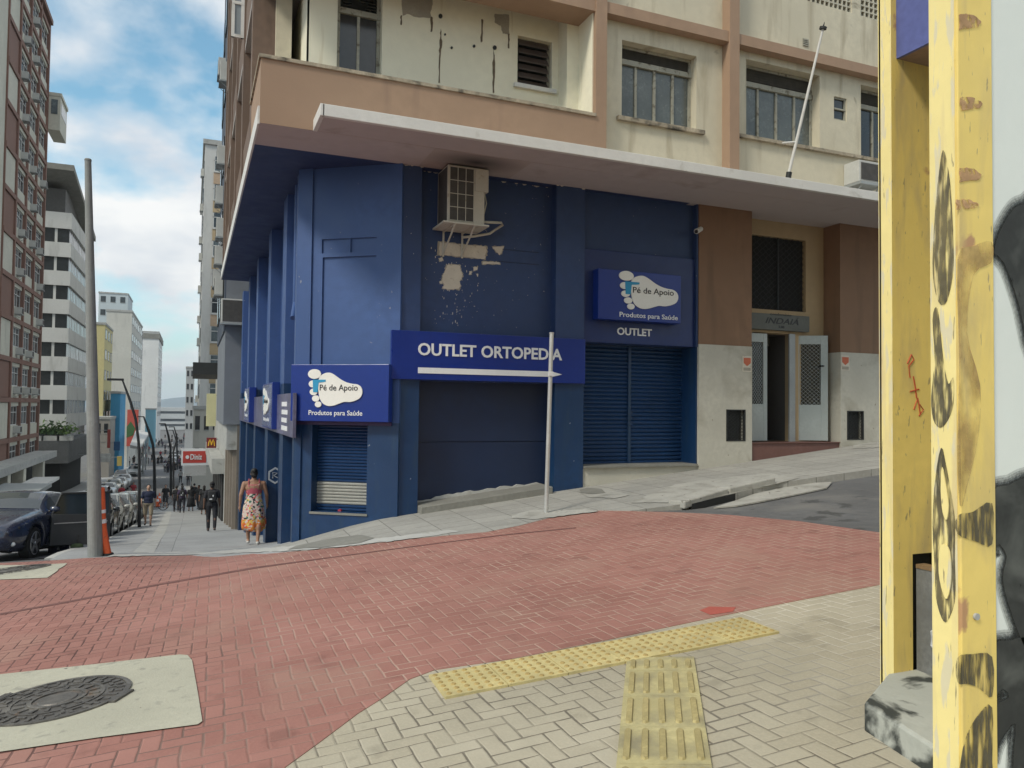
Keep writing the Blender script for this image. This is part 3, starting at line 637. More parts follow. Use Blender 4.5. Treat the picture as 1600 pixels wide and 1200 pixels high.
# --- brown and stone columns, entrance
zst = fy(1130, 539.5, CY).z
m = MB(); m.box(x1092, x1175, CY, CY+.55, zst, SOF); m.build('column', m_brown, cb)
v0, v1, w0, w1 = rC(1135, 641, 1163, 688, CY)
m = MB(); m.wall(x1092, x1175, -.4, zst, CY-.012, CY+.55, [(v0, v1, w0, w1)]); m.build('column_base', m_stone, cb)
def grate(u0, u1, z0, z1, y):
    m = MB(); m.box(u0-.02, u1+.02, y+.1, y+.12, z0-.02, z1+.02); k = 5; du = (u1-u0)/k; n = 9; dz = (z1-z0)/n
    for i in range(k):
        for s in (0, 1):
            pts = [(u0+du*(i+.5)+(.42 if (j+s) % 2 else -.42)*du*(1 if j % 2 else 1), y+.02, z0+dz*j) for j in range(n+1)]
            m.tube(pts, .006, 4)
    m.box(u0-.015, u0+.01, y-.02, y+.03, z0-.015, z1+.015); m.box(u1-.01, u1+.015, y-.02, y+.03, z0-.015, z1+.015); m.box(u0, u1, y-.02, y+.03, z1-.005, z1+.015); m.box(u0, u1, y-.02, y+.03, z0-.015, z0+.005)
    return m.build('vent_grille', m_iron, cb)
grate(v0, v1, w0, w1, CY)
m = MB(); m.box(x1313, x1372+3.5, CY, CY+.9, zst-.02, SOF); m.build('column', m_brown, cb)
v0, v1, w0, w1 = rC(1323.5, 643, 1348, 686, CY)
m = MB(); m.wall(x1313, x1372+3.5, 0, zst-.02, CY-.012, CY+.9, [(v0, v1, w0, w1)]); m.build('column_base', m_stone, cb); grate(v0, v1, w0, w1, CY)
YE = 12.45
e0, e1, ez0, ez1 = rC(1176, 366, 1259, 488, YE); d0, d1 = fy(1196, 600, YE).x, fy(1240, 600, YE).x; zd0 = fy(1200, 690, YE).z; zd1 = fy(1200, 520, YE).z
x1288 = fy(1288, 600, YE).x
m = MB(); m.wall(x1175-.3, x1313, zd0-1, SOF, YE, YE+.25, [(e0-.25, e1, ez0, ez1), (d0-.35, d1, zd0, zd1)]); m.build('entrance_wall', m_beige, cb)
m = MB(); m.box(e0-.3, e1, YE+.1, YE+.14, ez0, ez1); o = m.build('transom_window', m_dark, cb)
m = MB()
for i in range(9): 
    for s in (1, -1): m.tube([(e0+(e1-e0)*(i+.5)/9+s*.07*(1 if j % 2 else -1), YE+.06, ez0+(ez1-ez0)*j/12) for j in range(13)], .007, 4)
m.box((e0+e1)/2-.015, (e0+e1)/2+.015, YE+.04, YE+.07, ez0, ez1); m.build('lattice', m_iron, o)
# entrance hall
m = MB(); m.box(d0-.3, d1+.6, YE+2.2, YE+2.3, zd0, zd1); m.box(d0-.36, d0-.34, YE+.25, YE+2.3, zd0, zd1); m.box(d1+.02, d1+.06, YE+.25, YE+2.3, zd0, zd1); m.box(d0-.3, d1+.1, YE+.25, YE+2.3, zd0-.05, zd0); m.box(d0-.3, d1+.1, YE+.25, YE+2.3, zd1, zd1+.05)
m.build('entrance_hall', M('dim_hall', (.10, .095, .09), .8, .1, 2), cb)
def leaf(m0, m1, fr, wd, z0, z1):
    m = MB(fr); m.wall(0, wd, z0, z1, 0, .05, [(wd*.2, wd*.8, z0+(z1-z0)*.34, z1-.18)]); o = m.build('door_leaf', m_door, cb, bevel=.006)
    a, b, c, d = wd*.2, wd*.8, z0+(z1-z0)*.34, z1-.18; m = MB(fr)
    for i in range(5):
        for s in (1, -1): m.tube([(a+(b-a)*(i+.5)/5+s*(b-a)/10*(1 if j % 2 else -1), .02, c+(d-c)*j/16) for j in range(17)], .006, 4)
    m.build('lattice', m_gmetal, o)
    m = MB(fr); m.box(a, b, .03, .035, c, d); m.build('pane', m_glass, o)
    return o
xl = fy(1175, 600, YE-.02).x
leaf(0, 0, frame(xl-.12, YE-.02, 0), fy(1199, 600, YE-.02).x-xl+.12, zd0+.02, zd1-.02)
hx = fy(1287, 600, 12.05).x
o = leaf(0, 0, frame(d1+.02, YE+.06, -28), .72, zd0+.02, zd1-.02)
m = MB(); p = fy(1283, 572, 12.15); m.cone((p.x, p.y-.05, p.z), (p.x, p.y+.05, p.z), .02, .02, 8); m.box(p.x-.06, p.x+.03, p.y-.06, p.y-.04, p.z-.012, p.z+.012); m.build('door_handle', m_iron, o)
m = MB(); m.box(fy(1232, 600, YE-.02).x, fy(1241, 600, YE-.02).x, YE-.05, YE-.01, zd0, zd1); m.build('door_post', m_gmetal, cb)
i0, i1, iz0, iz1 = rC(1175, 488, 1265, 519, YE-.12)
m = MB(); m.box(i0-.1, i1, YE-.12, YE-.001, iz0, iz1); isg = m.build('name_lintel', M('lintel_grey', (.11, .115, .10), .6, .2, 3), cb, bevel=.008)
a0, a1 = fy(1196, 500, YE-.12).x, fy(1248, 500, YE-.12).x
m = MB(); text_mesh(m, 'INDAIÁ', FC, a0, a1, iz0+.13, iz0+.28, YE-.12, .008, .0, shear=.3); text_mesh(m, 'condomínio', FC, a0+.12, a1-.2, iz0+.30, iz0+.35, YE-.12, .006); text_mesh(m, '238', FC, a0+.33, a1-.38, iz0+.045, iz0+.095, YE-.12, .006, .01)
m.build('lettering', m_black, isg)
st0 = fy(1175, 700, 12.05)
m = MB(); m.box(x1175-.002, x1313+.1, 12.03, 12.6, zd0-.6, zd0-.012); m.box(x1175, x1313+.1, 12.0, 12.6, zd0-.012, zd0+.0); m.build('entrance_step', m_step, cb)
# --- soffit, canopy, parapet, upper floors
XA = .78; EX = 19.0
m = MB(); m.box(XA+.001, EX, UY+.001, CY, SOF, SOF+.12); m.box(1.56, EX, 10.42, UY-.004, SOF+.001, SOF+.12); m.box(8.601, EX, CY+.001, 13.2, SOF-.0005, SOF+.12); m.build('soffit', m_soffit, cb)
m = MB(); m.box(XA+.001, 8.6, CY+.001, 25.55, SOF-.0, SOF+.13); m.build('side_soffit', M('soffit_blue', (.022, .042, .125), .6, .1, .8, .1, 20), cb)
def fasc_z(x): return .16
m = MB(); m.box(1.53, EX, 10.39, 10.46, SOF-.012, SOF+.155); m.box(1.50, 1.56, 10.39, UY, SOF-.012, SOF+.155); m.box(1.56, EX, 10.46, UY-.002, SOF+.121, SOF+.14); m.build('canopy_fascia', m_fascia, cb, bevel=.008)
pt = fy(400, 83, UY).z
xp1 = fy(931, 150, UY).x
m = MB(); m.box(XA-.002, xp1, UY-.003, UY+.12, SOF+.0005, pt-.05); m.box(XA-.002, XA+.12, UY+.12, 12.9, SOF+.0005, pt-.05); m.build('parapet', m_terra, cb)
m = MB(); m.box(XA-.03, xp1, UY-.03, UY+.15, pt-.05, pt); m.box(XA-.03, XA+.15, UY+.15, 12.9, pt-.05, pt); m.build('parapet_coping', m_sill, cb)
def bx_px(m, x0, x1, y0, y1, zA_, zB_): m.box(x0, x1, y0, y1, zA_, zB_)
FL2 = fy(1100, 45, UY).z; FL2 = (fy(1145, 62, UY).z)      # underside of the next floor band
B1 = fy(948, 20, UY).z; 
bz0, bz1 = fy(1040, 38, UY).z-.02, fy(1040, 38, UY).z+.17
TOP = SOF+14.6
FH = bz1-SOF-.1
p1a, p1b, p2a, p2b = xp1, fy(948, 150, UY).x, fy(1140.5, 150, UY).x, fy(1155.5, 150, UY).x
m = MB()
for a, b in ((p1a, p1b), (p2a, p2b), (p2a+5.1, p2b+5.1)): m.box(a, b, UY, UW+.3, SOF+.13, TOP)
m.build('pier', m_terra, cb)
m = MB()
for k in range(5):
    z = bz0+k*FH
    if z > TOP: break
    m.box(p1b, p2a, UY+.03, UW+.1, z, z+.19); m.box(p2b, p2a+5.1, UY+.03, UW+.1, z, z+.19); m.box(XA, p1a, UY+.03, UY+.6, z-.02, z+.19)
m.build('floor_band', m_terra, cb)
wx = lambda a, b, c, d: rC(a, b, c, d, UW)
W1 = wx(972, 62, 1088, 203); W2 = wx(1166, 100, 1281, 233); W3 = wx(1303, 150, 1323, 187); W4 = wx(1345, 132, 1410, 250)
W1 = (W1[0], W1[1], fy(972, 183, UW).z, fy(972, 62, UW).z); W2 = (W2[0], W2[1], fy(1166, 210, UW).z, fy(1166, 92, UW).z)
W4 = (W4[0], W4[0]+1.5, fy(1345, 243, UW).z, fy(1345, 132, UW).z)
W3 = (W3[0], W3[1], fy(1303, 186, UW).z, fy(1303, 150, UW).z)
cz = fy(1270, 10, UW).z; cb1 = wx(1248, 2, 1331, 20); cb2 = wx(1346, 5, 1386, 37)
c1 = (fy(1248, 0, UW).x, fy(1331, 18, UW).x, fy(1331, 20, UW).z, fy(1331, 20, UW).z+.8); c2 = (fy(1346, 20, UW).x, fy(1346, 20, UW).x+1.3, c1[2], c1[3])
hh = [W1, W2, W3, W4, c1, c2]
for k in (1, 2, 3):
    hh += [(a, b, c+k*FH, d+k*FH) for a, b, c, d in (W1, W4)]
m = MB(); m.wall(p1b-.0, EX, SOF+.13, TOP, UW, UW+.3, hh); m.build('facade_wall', m_cream, cb)
def window(fr, u0, u1, z0, z1, v, nv, transom=.28, tmat=None, par=None, panes=None, fw=.05, rv=.16):
    par = par or cb; tz = z1-(z1-z0)*transom if transom else z1
    m = MB(fr); m.box(u0, u0+fw, v, v+.05, z0, z1); m.box(u1-fw, u1, v, v+.05, z0, z1); m.box(u0, u1, v-.003, v+.05, z0, z0+fw); m.box(u0, u1, v-.003, v+.05, z1-fw, z1)
    if transom: m.box(u0, u1, v-.02, v+.05, tz-.04, tz+.05)
    for i in range(1, nv): x = u0+(u1-u0)*i/nv; m.box(x-.022, x+.022, v+.002, v+.052, z0, tz)
    o = m.build('window', m_frame, par)
    m = MB(fr); m.box(u0, u1, v+.03, v+.035, z0, tz); m.build('pane', panes or m_glass, o)
    if transom:
        m = MB(fr); n = 6
        for i in range(n): z = tz+.05+(z1-tz-.08)*i/n; m.add([(u0+fw, v+.012, z), (u1-fw, v+.012, z), (u1-fw, v+.04, z+(z1-tz)/n), (u0+fw, v+.04, z+(z1-tz)/n)], [(0,1,2,3)])
        m.box(u0, u1, v+.045, v+.05, tz, z1); m.build('transom_louvre', tmat or M('rusted_louvre', (.09, .075, .055), .8, .3, 8), o)
    return o
tl = M('dark_louvre', (.075, .065, .05), .8, .3, 8)
for k in range(0, 4):
    window(FC, W1[0], W1[1], W1[2]+k*FH, W1[3]+k*FH, UW+.17, 4, .22, tl, panes=m_curt if k == 0 else None)
    window(FC, W4[0], W4[1], W4[2]+k*FH, W4[3]+k*FH, UW+.17, 3, .25, tl)
window(FC, W2[0], W2[1], W2[2], W2[3], UW+.2, 4, .26, tl, panes=m_curt)
window(FC, W3[0], W3[1], W3[2], W3[3], UW+.03, 1, 0, fw=.03); m = MB(); m.box(W3[0], W3[1], UW+.02, UW+.06, (W3[2]+W3[3])/2-.015, (W3[2]+W3[3])/2+.015); m.build('window_bar', m_frame, cb)
# deep surround beside window two
m = MB(); m.box(W1[0]-.1, W1[1]+.14, UW-.07, UW+.02, W1[2]-.07, W1[2]-.0); m.box(p2b+.002, EX, UW-.07, UW+.02, W2[2]-.09, W2[2]-.03); m.build('window_sill', m_sill, cb)
# breeze-block grids
m = MB()
for a, b, c, d in (c1, c2):
    n = int((b-a)/.11); k = int((d-c)/.11)
    for i in range(n+1): m.box(a+(b-a)*i/n-.014, a+(b-a)*i/n+.014, UW+.02, UW+.12, c, d)
    for i in range(k+1): m.box(a, b, UW+.022, UW+.118, c+(d-c)*i/k-.014, c+(d-c)*i/k+.014)
m.build('breeze_blocks', M('grey_breeze_block', (.5, .47, .38), .9, .1, 3), cb)
m = MB(); m.box(c1[0]-.2, c2[1]+.2, UW+.5, UW+.55, c1[2]-.2, c1[3]+.2); m.build('dark_backing', m_dark, cb)
p = fy(1259, 66, UW-.01); m = MB()
for i in range(4): m.box(p.x-.06, p.x+.06, UW-.02, UW, p.z-.07+i*.035, p.z-.05+i*.035)
m.box(p.x-.07, p.x+.07, UW-.008, UW+.001, p.z-.08, p.z+.07); m.build('small_vent', m_frame, cb)
# --- loggia behind the balcony
LY = 12.0; lx0 = 1.54; lx1 = fy(905, 100, LY-.35).x
lw1 = (fy(527, 50, LY).x, fy(597, 50, LY).x, SOF+.6, fy(560, -22, LY).z); lw2 = rC(809, 56, 862, 140, LY)
lw2 = (lw2[0], lw2[1], fy(809, 131, LY).z, fy(809, 55, LY).z)
ceil = fy(870, 30, LY).z
m = MB(); m.wall(lx0, p1b, SOF+.13, TOP, LY, LY+.25, [lw1, lw2]); m.box(fy(886, 100, LY-.35).x, p1b-.05, LY-.35, LY+.001, SOF+.13, TOP); m.box(p1a-.02, p1b-.001, UY+.1, LY, SOF+.13, TOP-.001); m.box(lx0, lx0+.25, LY+.001, 25, SOF+.13, TOP)
m.build('loggia_wall', m_cream2, cb)
m = MB()
for k in range(4): m.box(XA+.02, p1a-.03, UY+.08, LY-.002, ceil+k*FH, ceil+.12+k*FH); m.box(XA+.02, lx0-.002, LY-.001, 25.5, ceil-.0+k*FH, ceil+.12+k*FH)
m.build('balcony_slab', M('grey_mauve_ceiling', (.34, .31, .29), .85, .1, .8), cb)
m = MB()
for k in (1, 2, 3): m.box(XA, p1a-.02, UY-.002, UY+.12, ceil+.1+FH*(k-1), ceil+1.0+FH*(k-1)); m.box(XA, XA+.12, UY+.12, 12.9, ceil+.1+FH*(k-1), ceil+1.0+FH*(k-1))
m.build('upper_parapet', m_terra, cb)
window(FC, *lw1, LY+.12, 2, .18, m_glass, fw=.06)
o = window(FC, *lw2, LY+.1, 1, 0)
m = MB(); n = 6
for i in range(n):
    z = lw2[2]+(lw2[3]-lw2[2])*(i+.1)/n; h = (lw2[3]-lw2[2])/n*.8
    m.add([(lw2[0]+.03, LY+.02, z), (lw2[1]-.05, LY+.02, z), (lw2[1]-.05, LY+.09, z+h), (lw2[0]+.03, LY+.09, z+h), (lw2[0]+.03, LY+.02, z-.02), (lw2[1]-.05, LY+.02, z-.02)], [(0,1,2,3),(4,5,1,0)])
m.build('louvre_slats', M('dark_wood_louvre', (.07, .05, .04), .6, .3, 8), o)
m = MB(); m.box(lw2[0]-.07, lw2[1]+.07, LY-.06, LY+.05, lw2[2]-.07, lw2[2]-.0); m.build('window_sill', m_fascia, cb)
# --- stains, bare patches, pipes on the loggia wall (flat plaster damage with its own outline)
def blob(name, pxs, Y, mat, d=.004, parent=None, jit=0, fr=ID):
    pts = []
    for a, b in pxs:
        a += random.uniform(-jit, jit); b += random.uniform(-jit, jit); pts.append(hit(a, b, fr, Y))
    m = MB(fr); m.prismY(pts, Y-d, Y+.001); return m.build(name, mat, parent or cb)
def rough(pxs, n=5, j=1.6):
    out = []
    for i in range(len(pxs)):
        a, b = pxs[i], pxs[(i+1) % len(pxs)]
        for k in range(n): t = k/n; out.append((lerp(a[0], b[0], t)+random.uniform(-j, j)*(k > 0), lerp(a[1], b[1], t)+random.uniform(-j, j)*(k > 0)))
    return out
cv = lambda l: [(380+a/2.857, b/2.857) for a, b in l]
for pl in ([(706, -30), (845, -30), (846, 20), (835, 55), (840, 82), (770, 76), (735, 62), (712, 70)], [(1122, 62), (1186, 66), (1188, 155), (1158, 150), (1150, 115), (1122, 100)]):
    blob('bare_patch', rough(cv(pl), 4, .7), LY, m_render)
for pl in ([(882, 128), (888, 200), (880, 260), (878, 370), (872, 370), (874, 255), (876, 180)], [(1118, 210), (1124, 300), (1120, 415), (1114, 415), (1113, 300)], [(1062, 85), (1072, 90), (1068, 185), (1060, 188)], [(1180, 150), (1190, 150), (1188, 215), (1181, 215)], [(836, 75), (846, 78), (844, 140), (836, 142)], [(702, 70), (710, 70), (708, 112), (701, 110)]):
    blob('damp_crack', rough(cv(pl), 5, .8), LY, M('damp_stain', (.16, .12, .08), .9, .3, 12))
for a, b, r in ((880, 73, 9), (1122, 214, 9), (1030, 207, 6), (930, 214, 5), (900, 155, 4)):
    x, y = 380+a/2.857, b/2.857; p = fy(x, y, LY); m = MB(); disc(m, p.x, p.z, r/2.857*.0105, r/2.857*.0115, LY, ID, .02, 12); m.build('pipe_hole', m_iron, cb)
p = fy(903, 75, LY-.35); m = MB(); disc(m, p.x+.1, p.z, .04, .05, LY-.35, ID, .02, 12); m.build('pipe_hole', m_iron, cb)
# peeled paint around the air conditioner bracket
c3 = lambda l: [(620+a/4, 220+b/4) for a, b in l]
for pl in ([(268,632),(330,640),(420,648),(500,656),(556,662),(560,690),(548,738),(500,734),(420,726),(330,716),(264,712)], [(312,780),(350,776),(394,782),(398,815),(412,835),(404,862),(390,880),(398,905),(388,924),(330,928),(286,918),(300,895),(282,880),(286,845),(300,822)],
    [(598,664),(668,660),(655,700),(640,714),(618,690)], [(536,756),(600,756),(642,762),(640,773),(590,770),(538,772)], [(262,735),(284,730),(288,748),(270,755)], [(480,790),(505,786),(500,808),(480,812)], [(455,820),(468,815),(466,834),(456,836)], [(496,830),(508,836),(505,848)], [(268,880),(282,876),(284,892),(270,894)]):
    q_ = c3(pl); cx0 = sum(a for a, b in q_)/len(q_); cy0 = sum(b for a, b in q_)/len(q_)
    blob('exposed_rim', rough([(cx0+(a-cx0)*1.05+(.7 if a > cx0 else -.7), cy0+(b-cy0)*1.05+(.7 if b > cy0 else -.7)) for a, b in q_], 5, 1.1), CW, m_render, .0018)
    blob('peeled_patch', rough(q_, 4, .9), CW, m_peel, .004)
fl = MB()
for _ in range(110):
    a, b = random.gauss(350, 75), random.uniform(640, 1170)
    if not 215 < a < 560: continue
    if b > 950: a = 350+(a-350)*.9
    pz = hit(620+a/4, 220+b/4, ID, CW); r = random.uniform(.002, .006); l_ = r*random.uniform(.8, 4)
    fl.prismY([(pz[0]-r, pz[1]-l_), (pz[0]+r, pz[1]-l_*.8), (pz[0]+r*.8, pz[1]+l_), (pz[0]-r*.6, pz[1]+l_)], CW-.003, CW+.001)
for _ in range(30):
    a, b = random.uniform(630, 860), random.uniform(280, 510); pz = hit(a, b, ID, CW); r = random.uniform(.002, .005)
    fl.prismY([(pz[0]-r, pz[1]-r), (pz[0]+r, pz[1]-r), (pz[0]+r, pz[1]+r*2)], CW-.003, CW+.001)
fl.build('paint_flakes', m_peel, cb)['kind'] = 'stuff'
m = MB(); pts = [(x, fy(x, 0, 1).z) for x in ()]
for _ in range(46):      # broken paint edge at the soffit
    u = random.uniform(x617+.03, x912) ; yy = CY if u < x655 or u > x867 else CW
    if u > 3.7 and random.random() < .5: continue
    r = random.uniform(.01, .05); m.prismY([(u-r, SOF), (u-r*.5, SOF-r*.5), (u+r*.4, SOF-r*.35), (u+r, SOF)], yy-.004, yy+.001)
m.build('ceiling_paint_edge', m_peel, cb)
# soot above the unit: soft real stain on the soffit
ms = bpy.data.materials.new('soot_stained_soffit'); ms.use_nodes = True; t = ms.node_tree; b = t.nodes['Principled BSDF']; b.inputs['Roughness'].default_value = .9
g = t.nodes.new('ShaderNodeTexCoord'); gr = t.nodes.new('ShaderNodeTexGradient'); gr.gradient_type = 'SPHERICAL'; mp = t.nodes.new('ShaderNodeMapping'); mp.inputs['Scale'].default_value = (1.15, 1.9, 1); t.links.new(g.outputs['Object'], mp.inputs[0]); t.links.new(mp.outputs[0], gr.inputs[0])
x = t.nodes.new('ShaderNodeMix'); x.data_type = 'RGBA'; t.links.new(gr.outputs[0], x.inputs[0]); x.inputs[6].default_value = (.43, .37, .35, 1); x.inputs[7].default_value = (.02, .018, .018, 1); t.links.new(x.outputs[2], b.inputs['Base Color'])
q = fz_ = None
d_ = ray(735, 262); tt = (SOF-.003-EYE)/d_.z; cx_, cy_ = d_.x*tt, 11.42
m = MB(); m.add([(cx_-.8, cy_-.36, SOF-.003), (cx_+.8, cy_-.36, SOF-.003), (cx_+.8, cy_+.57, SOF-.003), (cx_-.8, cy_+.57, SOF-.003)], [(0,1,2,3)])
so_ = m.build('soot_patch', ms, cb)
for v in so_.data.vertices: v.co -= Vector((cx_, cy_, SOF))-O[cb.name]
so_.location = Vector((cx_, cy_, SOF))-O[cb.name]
m_sidep = M('shaded_brown_paint', (.17, .115, .085), .8, .15, .8, .1, 20, streak=((.09, .065, .05), .5, .8, (3, 3, .4)))  # side piers and spandrels: brown darkened, their shade is put into the colour
# --- side facade (towards the downhill street): piers and recessed bays above the soffit
m = MB(FA); m.box(-25.5, -12.9, XA+.35, XA+.6, SOF+.13, TOP); m.build('side_facade_wall', m_cream, cb)
m = MB(FA)
for y in (13.0, 15.6, 18.2, 20.8, 23.4, 25.1): m.box(-y-.35, -y, XA, XA+.4, SOF+.131, TOP)
m.build('side_pier', m_sidep, cb)
m = MB(FA)
for k in range(5): m.box(-25.5, -12.9, XA+.03, XA+.38, SOF+.13+k*FH, SOF+1.0+k*FH)
m.build('side_spandrel', m_sidep, cb)
m = MB(FA); m.box(-25.55, -11.06, XA-.03, XA-.001, SOF-.01, SOF+.24); m.build('side_fascia', m_fascia, cb)
for k in range(4):
    for y in (13.5, 16.1, 18.7, 21.3): window(FA, -y-1.9, -y, SOF+1.0+k*FH, SOF+2.6+k*FH, XA+.28, 3, .2, tl)
# open white casement swung out over the street
for zc_, yc_ in ((fx(370, 55, XA-.2).z-.2, 0),):
    py_ = hit(372, 20, FA, XA-.25); y0 = -py_[0]
m = MB(); a = fy(361, 60, 13.2); b = fy(381, 60, 13.2); z0 = fy(370, 58, 13.2).z; m.box(a.x, a.x+.05, 13.2, 13.24, z0, z0+1.5); m.box(b.x-.05, b.x, 13.2, 13.24, z0, z0+1.5); m.box(a.x, b.x, 13.197, 13.243, z0, z0+.05); m.box(a.x, b.x, 13.197, 13.243, z0+.55, z0+.6); m.box(a.x, b.x, 13.197, 13.243, z0+1.45, z0+1.5)
o = m.build('open_casement', m_fascia, cb); m = MB(); m.box(a.x, b.x, 13.215, 13.22, z0, z0+1.5); m.build('pane', M('pale_glass', (.25, .27, .28), .15, .1, 2), o)
m = MB(); m.box(2.2, EX, 13.2, 25, 3, TOP-.1); m.box(XA, EX, UY, 25.5, TOP, TOP+.3); m.build('roof', m_concd, cb)
# kerb at the closed panel, weedy cement edge
kp = thing('base_step', 'low concrete step along the foot of the closed navy panel', 'step', (4.6, 11.9, G(4.6, 11.9)))
m = MB(); xa, xb = fy(654, 800, 11.95).x, fy(858, 766, 11.95).x; n = 10
vs = []
for i in range(n+1):
    x = lerp(xa, xb, i/n); h = lerp(.12, .13, i/n)
    for y, z in ((11.80, -.2), (11.80, h), (12.31, h+.012), (12.31, -.2)): vs.append((x, y, G(x, 11.86)+z+.0))
m.add(vs, [(4*i+j, 4*i+(j+1) % 4, 4*i+4+(j+1) % 4, 4*i+4+j) for i in range(n) for j in range(4)]+[(0, 1, 2, 3), (4*n+3, 4*n+2, 4*n+1, 4*n)])
m.build('step_block', m_concd, kp, bevel=.01)
pts = [(xa+.05, G(xa, 11.9)+.11)]+[(lerp(xa, xb, i/30), G(lerp(xa, xb, i/30), 11.9)+.135+random.uniform(0, .035)+.035*math.sin(i/30*3.14)) for i in range(1, 30)]+[(xb, G(xb, 11.9)+.13)]
m = MB(); m.prismY(pts+[(xb, G(xb, 11.9)), (xa, G(xa, 11.9)-.1)], 12.27, 12.31); m.build('rough_mortar', m_concw, kp)
# ---------------------------------------------------------------- signs on the corner building
GSG = 'blue shop signs with the white foot emblem'
a = hit(455, 572, FB, -.20); b = hit(608, 569, FB, -.20); z0 = hit(606, 660, FB, -.20)[1]; z1 = hit(606, 569, FB, -.20)[1]
c = FB @ Vector((a[0], -.2, 0)); sg = thing('shop_sign', 'blue box sign with white foot emblem on the building corner over the half unpainted shutter', 'sign', (c.x, c.y, z0), GSG)
m = MB(FB); m.box(a[0], b[0], -.20, -.04, z0, z1); m.build('sign_box', m_sign, sg, bevel=.008)
m = MB(FB); m.box(a[0]+.02, b[0]-.02, -.04, -.001, z0-.06, z0+.2); m.build('backing_board', M('plum_board', (.05, .03, .10), .5, .2, 3), sg)
ex = (b[0]-a[0])
logo(sg, FB, a[0], a[0]+ex*(490/507), z0, z1, -.201)
# long sign
Y = 11.93; a = fy(612, 515, Y); b = fy(915, 527, Y); zt, zl = a.z, fy(612, 592, Y).z
sg = thing('shop_sign', 'long blue sign reading OUTLET ORTOPEDIA above a white arrow pointing right', 'sign', (a.x, Y, zl))
m = MB(); m.box(a.x, b.x, Y, CY-.002, zl, zt); m.box(x655+.02, x867-.02, CY, CW+.1, zl, zl+.12); m.build('sign_board', m_sign, sg, bevel=.006)
m = MB(); u0, u1 = fy(653, 545, Y).x, fy(744, 545, Y).x; tz0, tz1 = fy(653, 555, Y).z, fy(653, 535.5, Y).z
text_mesh(m, 'OUTLET', ID, u0, u1, tz0, tz1, Y, .012, .022); text_mesh(m, 'ORTOPEDIA', ID, fy(752, 545, Y).x, fy(878, 551, Y).x, tz0, tz1, Y, .012, .022); m.build('lettering', m_white, sg)
m = MB(); a0, a1, a2 = fy(653, 580, Y).x, fy(862, 584, Y).x, fy(878, 584, Y).x; h0, h1 = fy(653, 583, Y).z, fy(653, 574, Y).z
m.prismY([(a0, h0), (a1, h0), (a2, (h0+h1)/2), (a1, h1), (a0, h1)], Y-.01, Y); m.build('arrow', m_white, sg)
# sign over the double shutter
Y = 11.88; a = fy(935, 419, Y); b = fy(1064, 431, Y); zl = fy(935, 498, Y).z
sg = thing('shop_sign', 'blue box sign with white foot emblem over the double blue shutter, OUTLET written below', 'sign', (a.x, Y, zl), GSG)
m = MB(); m.box(a.x, b.x, Y, Yb-.021, zl, a.z); m.build('sign_box', m_sign, sg, bevel=.008)
logo(sg, ID, a.x-.0, b.x+.25*(b.x-a.x), zl-.05, a.z+.08, Y-.001)
m = MB(); p, q = fy(964, 513, Yb-.02), fy(1018, 526, Yb-.02); text_mesh(m, 'OUTLET', ID, p.x, q.x, q.z, fy(1018, 514.5, Yb-.02).z, Yb-.021, .012, .022); m.build('lettering', m_white, sg)
# side street signs
for lab, pn0, pn1, pf, yt, yb_ in (('nearer of the two box signs with a foot emblem facing the downhill street', 425, 437, 410, 597, 671), ('farther of the two box signs with a foot emblem facing the downhill street', 389, 400, 382, 605, 660)):
    yn = fx(pn1, 640, AX).y; xo = fy(pn0, 640, yn).x; yf = fx(pf, 640, xo).y
    zt, zl = fy(pn1, yt, yn).z, fy(pn1, yb_, yn).z
    sg = thing('shop_sign', lab, 'sign', (xo, yn, zl), GSG)
    m = MB(); m.box(xo, AX, yn, yf, zl, zt); m.build('sign_box', m_sign, sg, bevel=.008)
    m = MB(); m.box(xo-.006, xo-.0005, yn+.05, yf-.05, zl+.03, zt-.03); m.build('sign_face', M('reflecting_sign_face', (.10, .13, .28), .25, .5, 2.5), sg)
    logo(sg, FA, -yf, -yn, zl+.05, zt-.02, xo-.007)
zt = fx(457, 614, AX-.05).z; zl = fx(457, 684, AX-.05).z
sg = thing('fascia_board', 'long reflecting blue fascia running along the side wall above the doors', 'sign', (AX-.05, 14, zl))
m = MB(); m.box(AX-.05, AX-.002, fx(458, 650, AX-.05).y, 27.8, zl, zt); m.build('board', M('reflecting_fascia', (.13, .13, .22), .3, .5, 1.6), sg)
m = MB(FA); ya = fx(450, 640, AX-.05).y; yb2 = fx(440, 640, AX-.05).y; zz0 = (zl+zt)/2
for i in range(4): m.box(-yb2+.05, -ya-.05-.1*(i % 2), AX-.056, AX-.0505, zz0-.28+i*.14, zz0-.20+i*.14)
m.build('white_bars', m_white, sg)
# hexagon mark sprayed on the fin face
p = fy(430, 743, 17.66); m = MB(); hx = []
for r in (.17, .13):
    hx.append([(p.x+r*math.cos(math.pi/6+i*math.pi/3), p.z+r*math.sin(math.pi/6+i*math.pi/3)*1.1) for i in range(6)])
for i in range(6):
    j = (i+1) % 6; m.prismY([hx[0][i], hx[0][j], hx[1][j], hx[1][i]], 17.655, 17.661)
m.tube([(p.x-.05, 17.655, p.z-.06), (p.x-.05, 17.655, p.z+.07), (p.x+.04, 17.655, p.z+.05), (p.x-.03, 17.655, p.z), (p.x+.05, 17.655, p.z-.05)], .012, 5)
m.build('sprayed_mark', M('grey_spray', (.35, .38, .42), .7), cb)
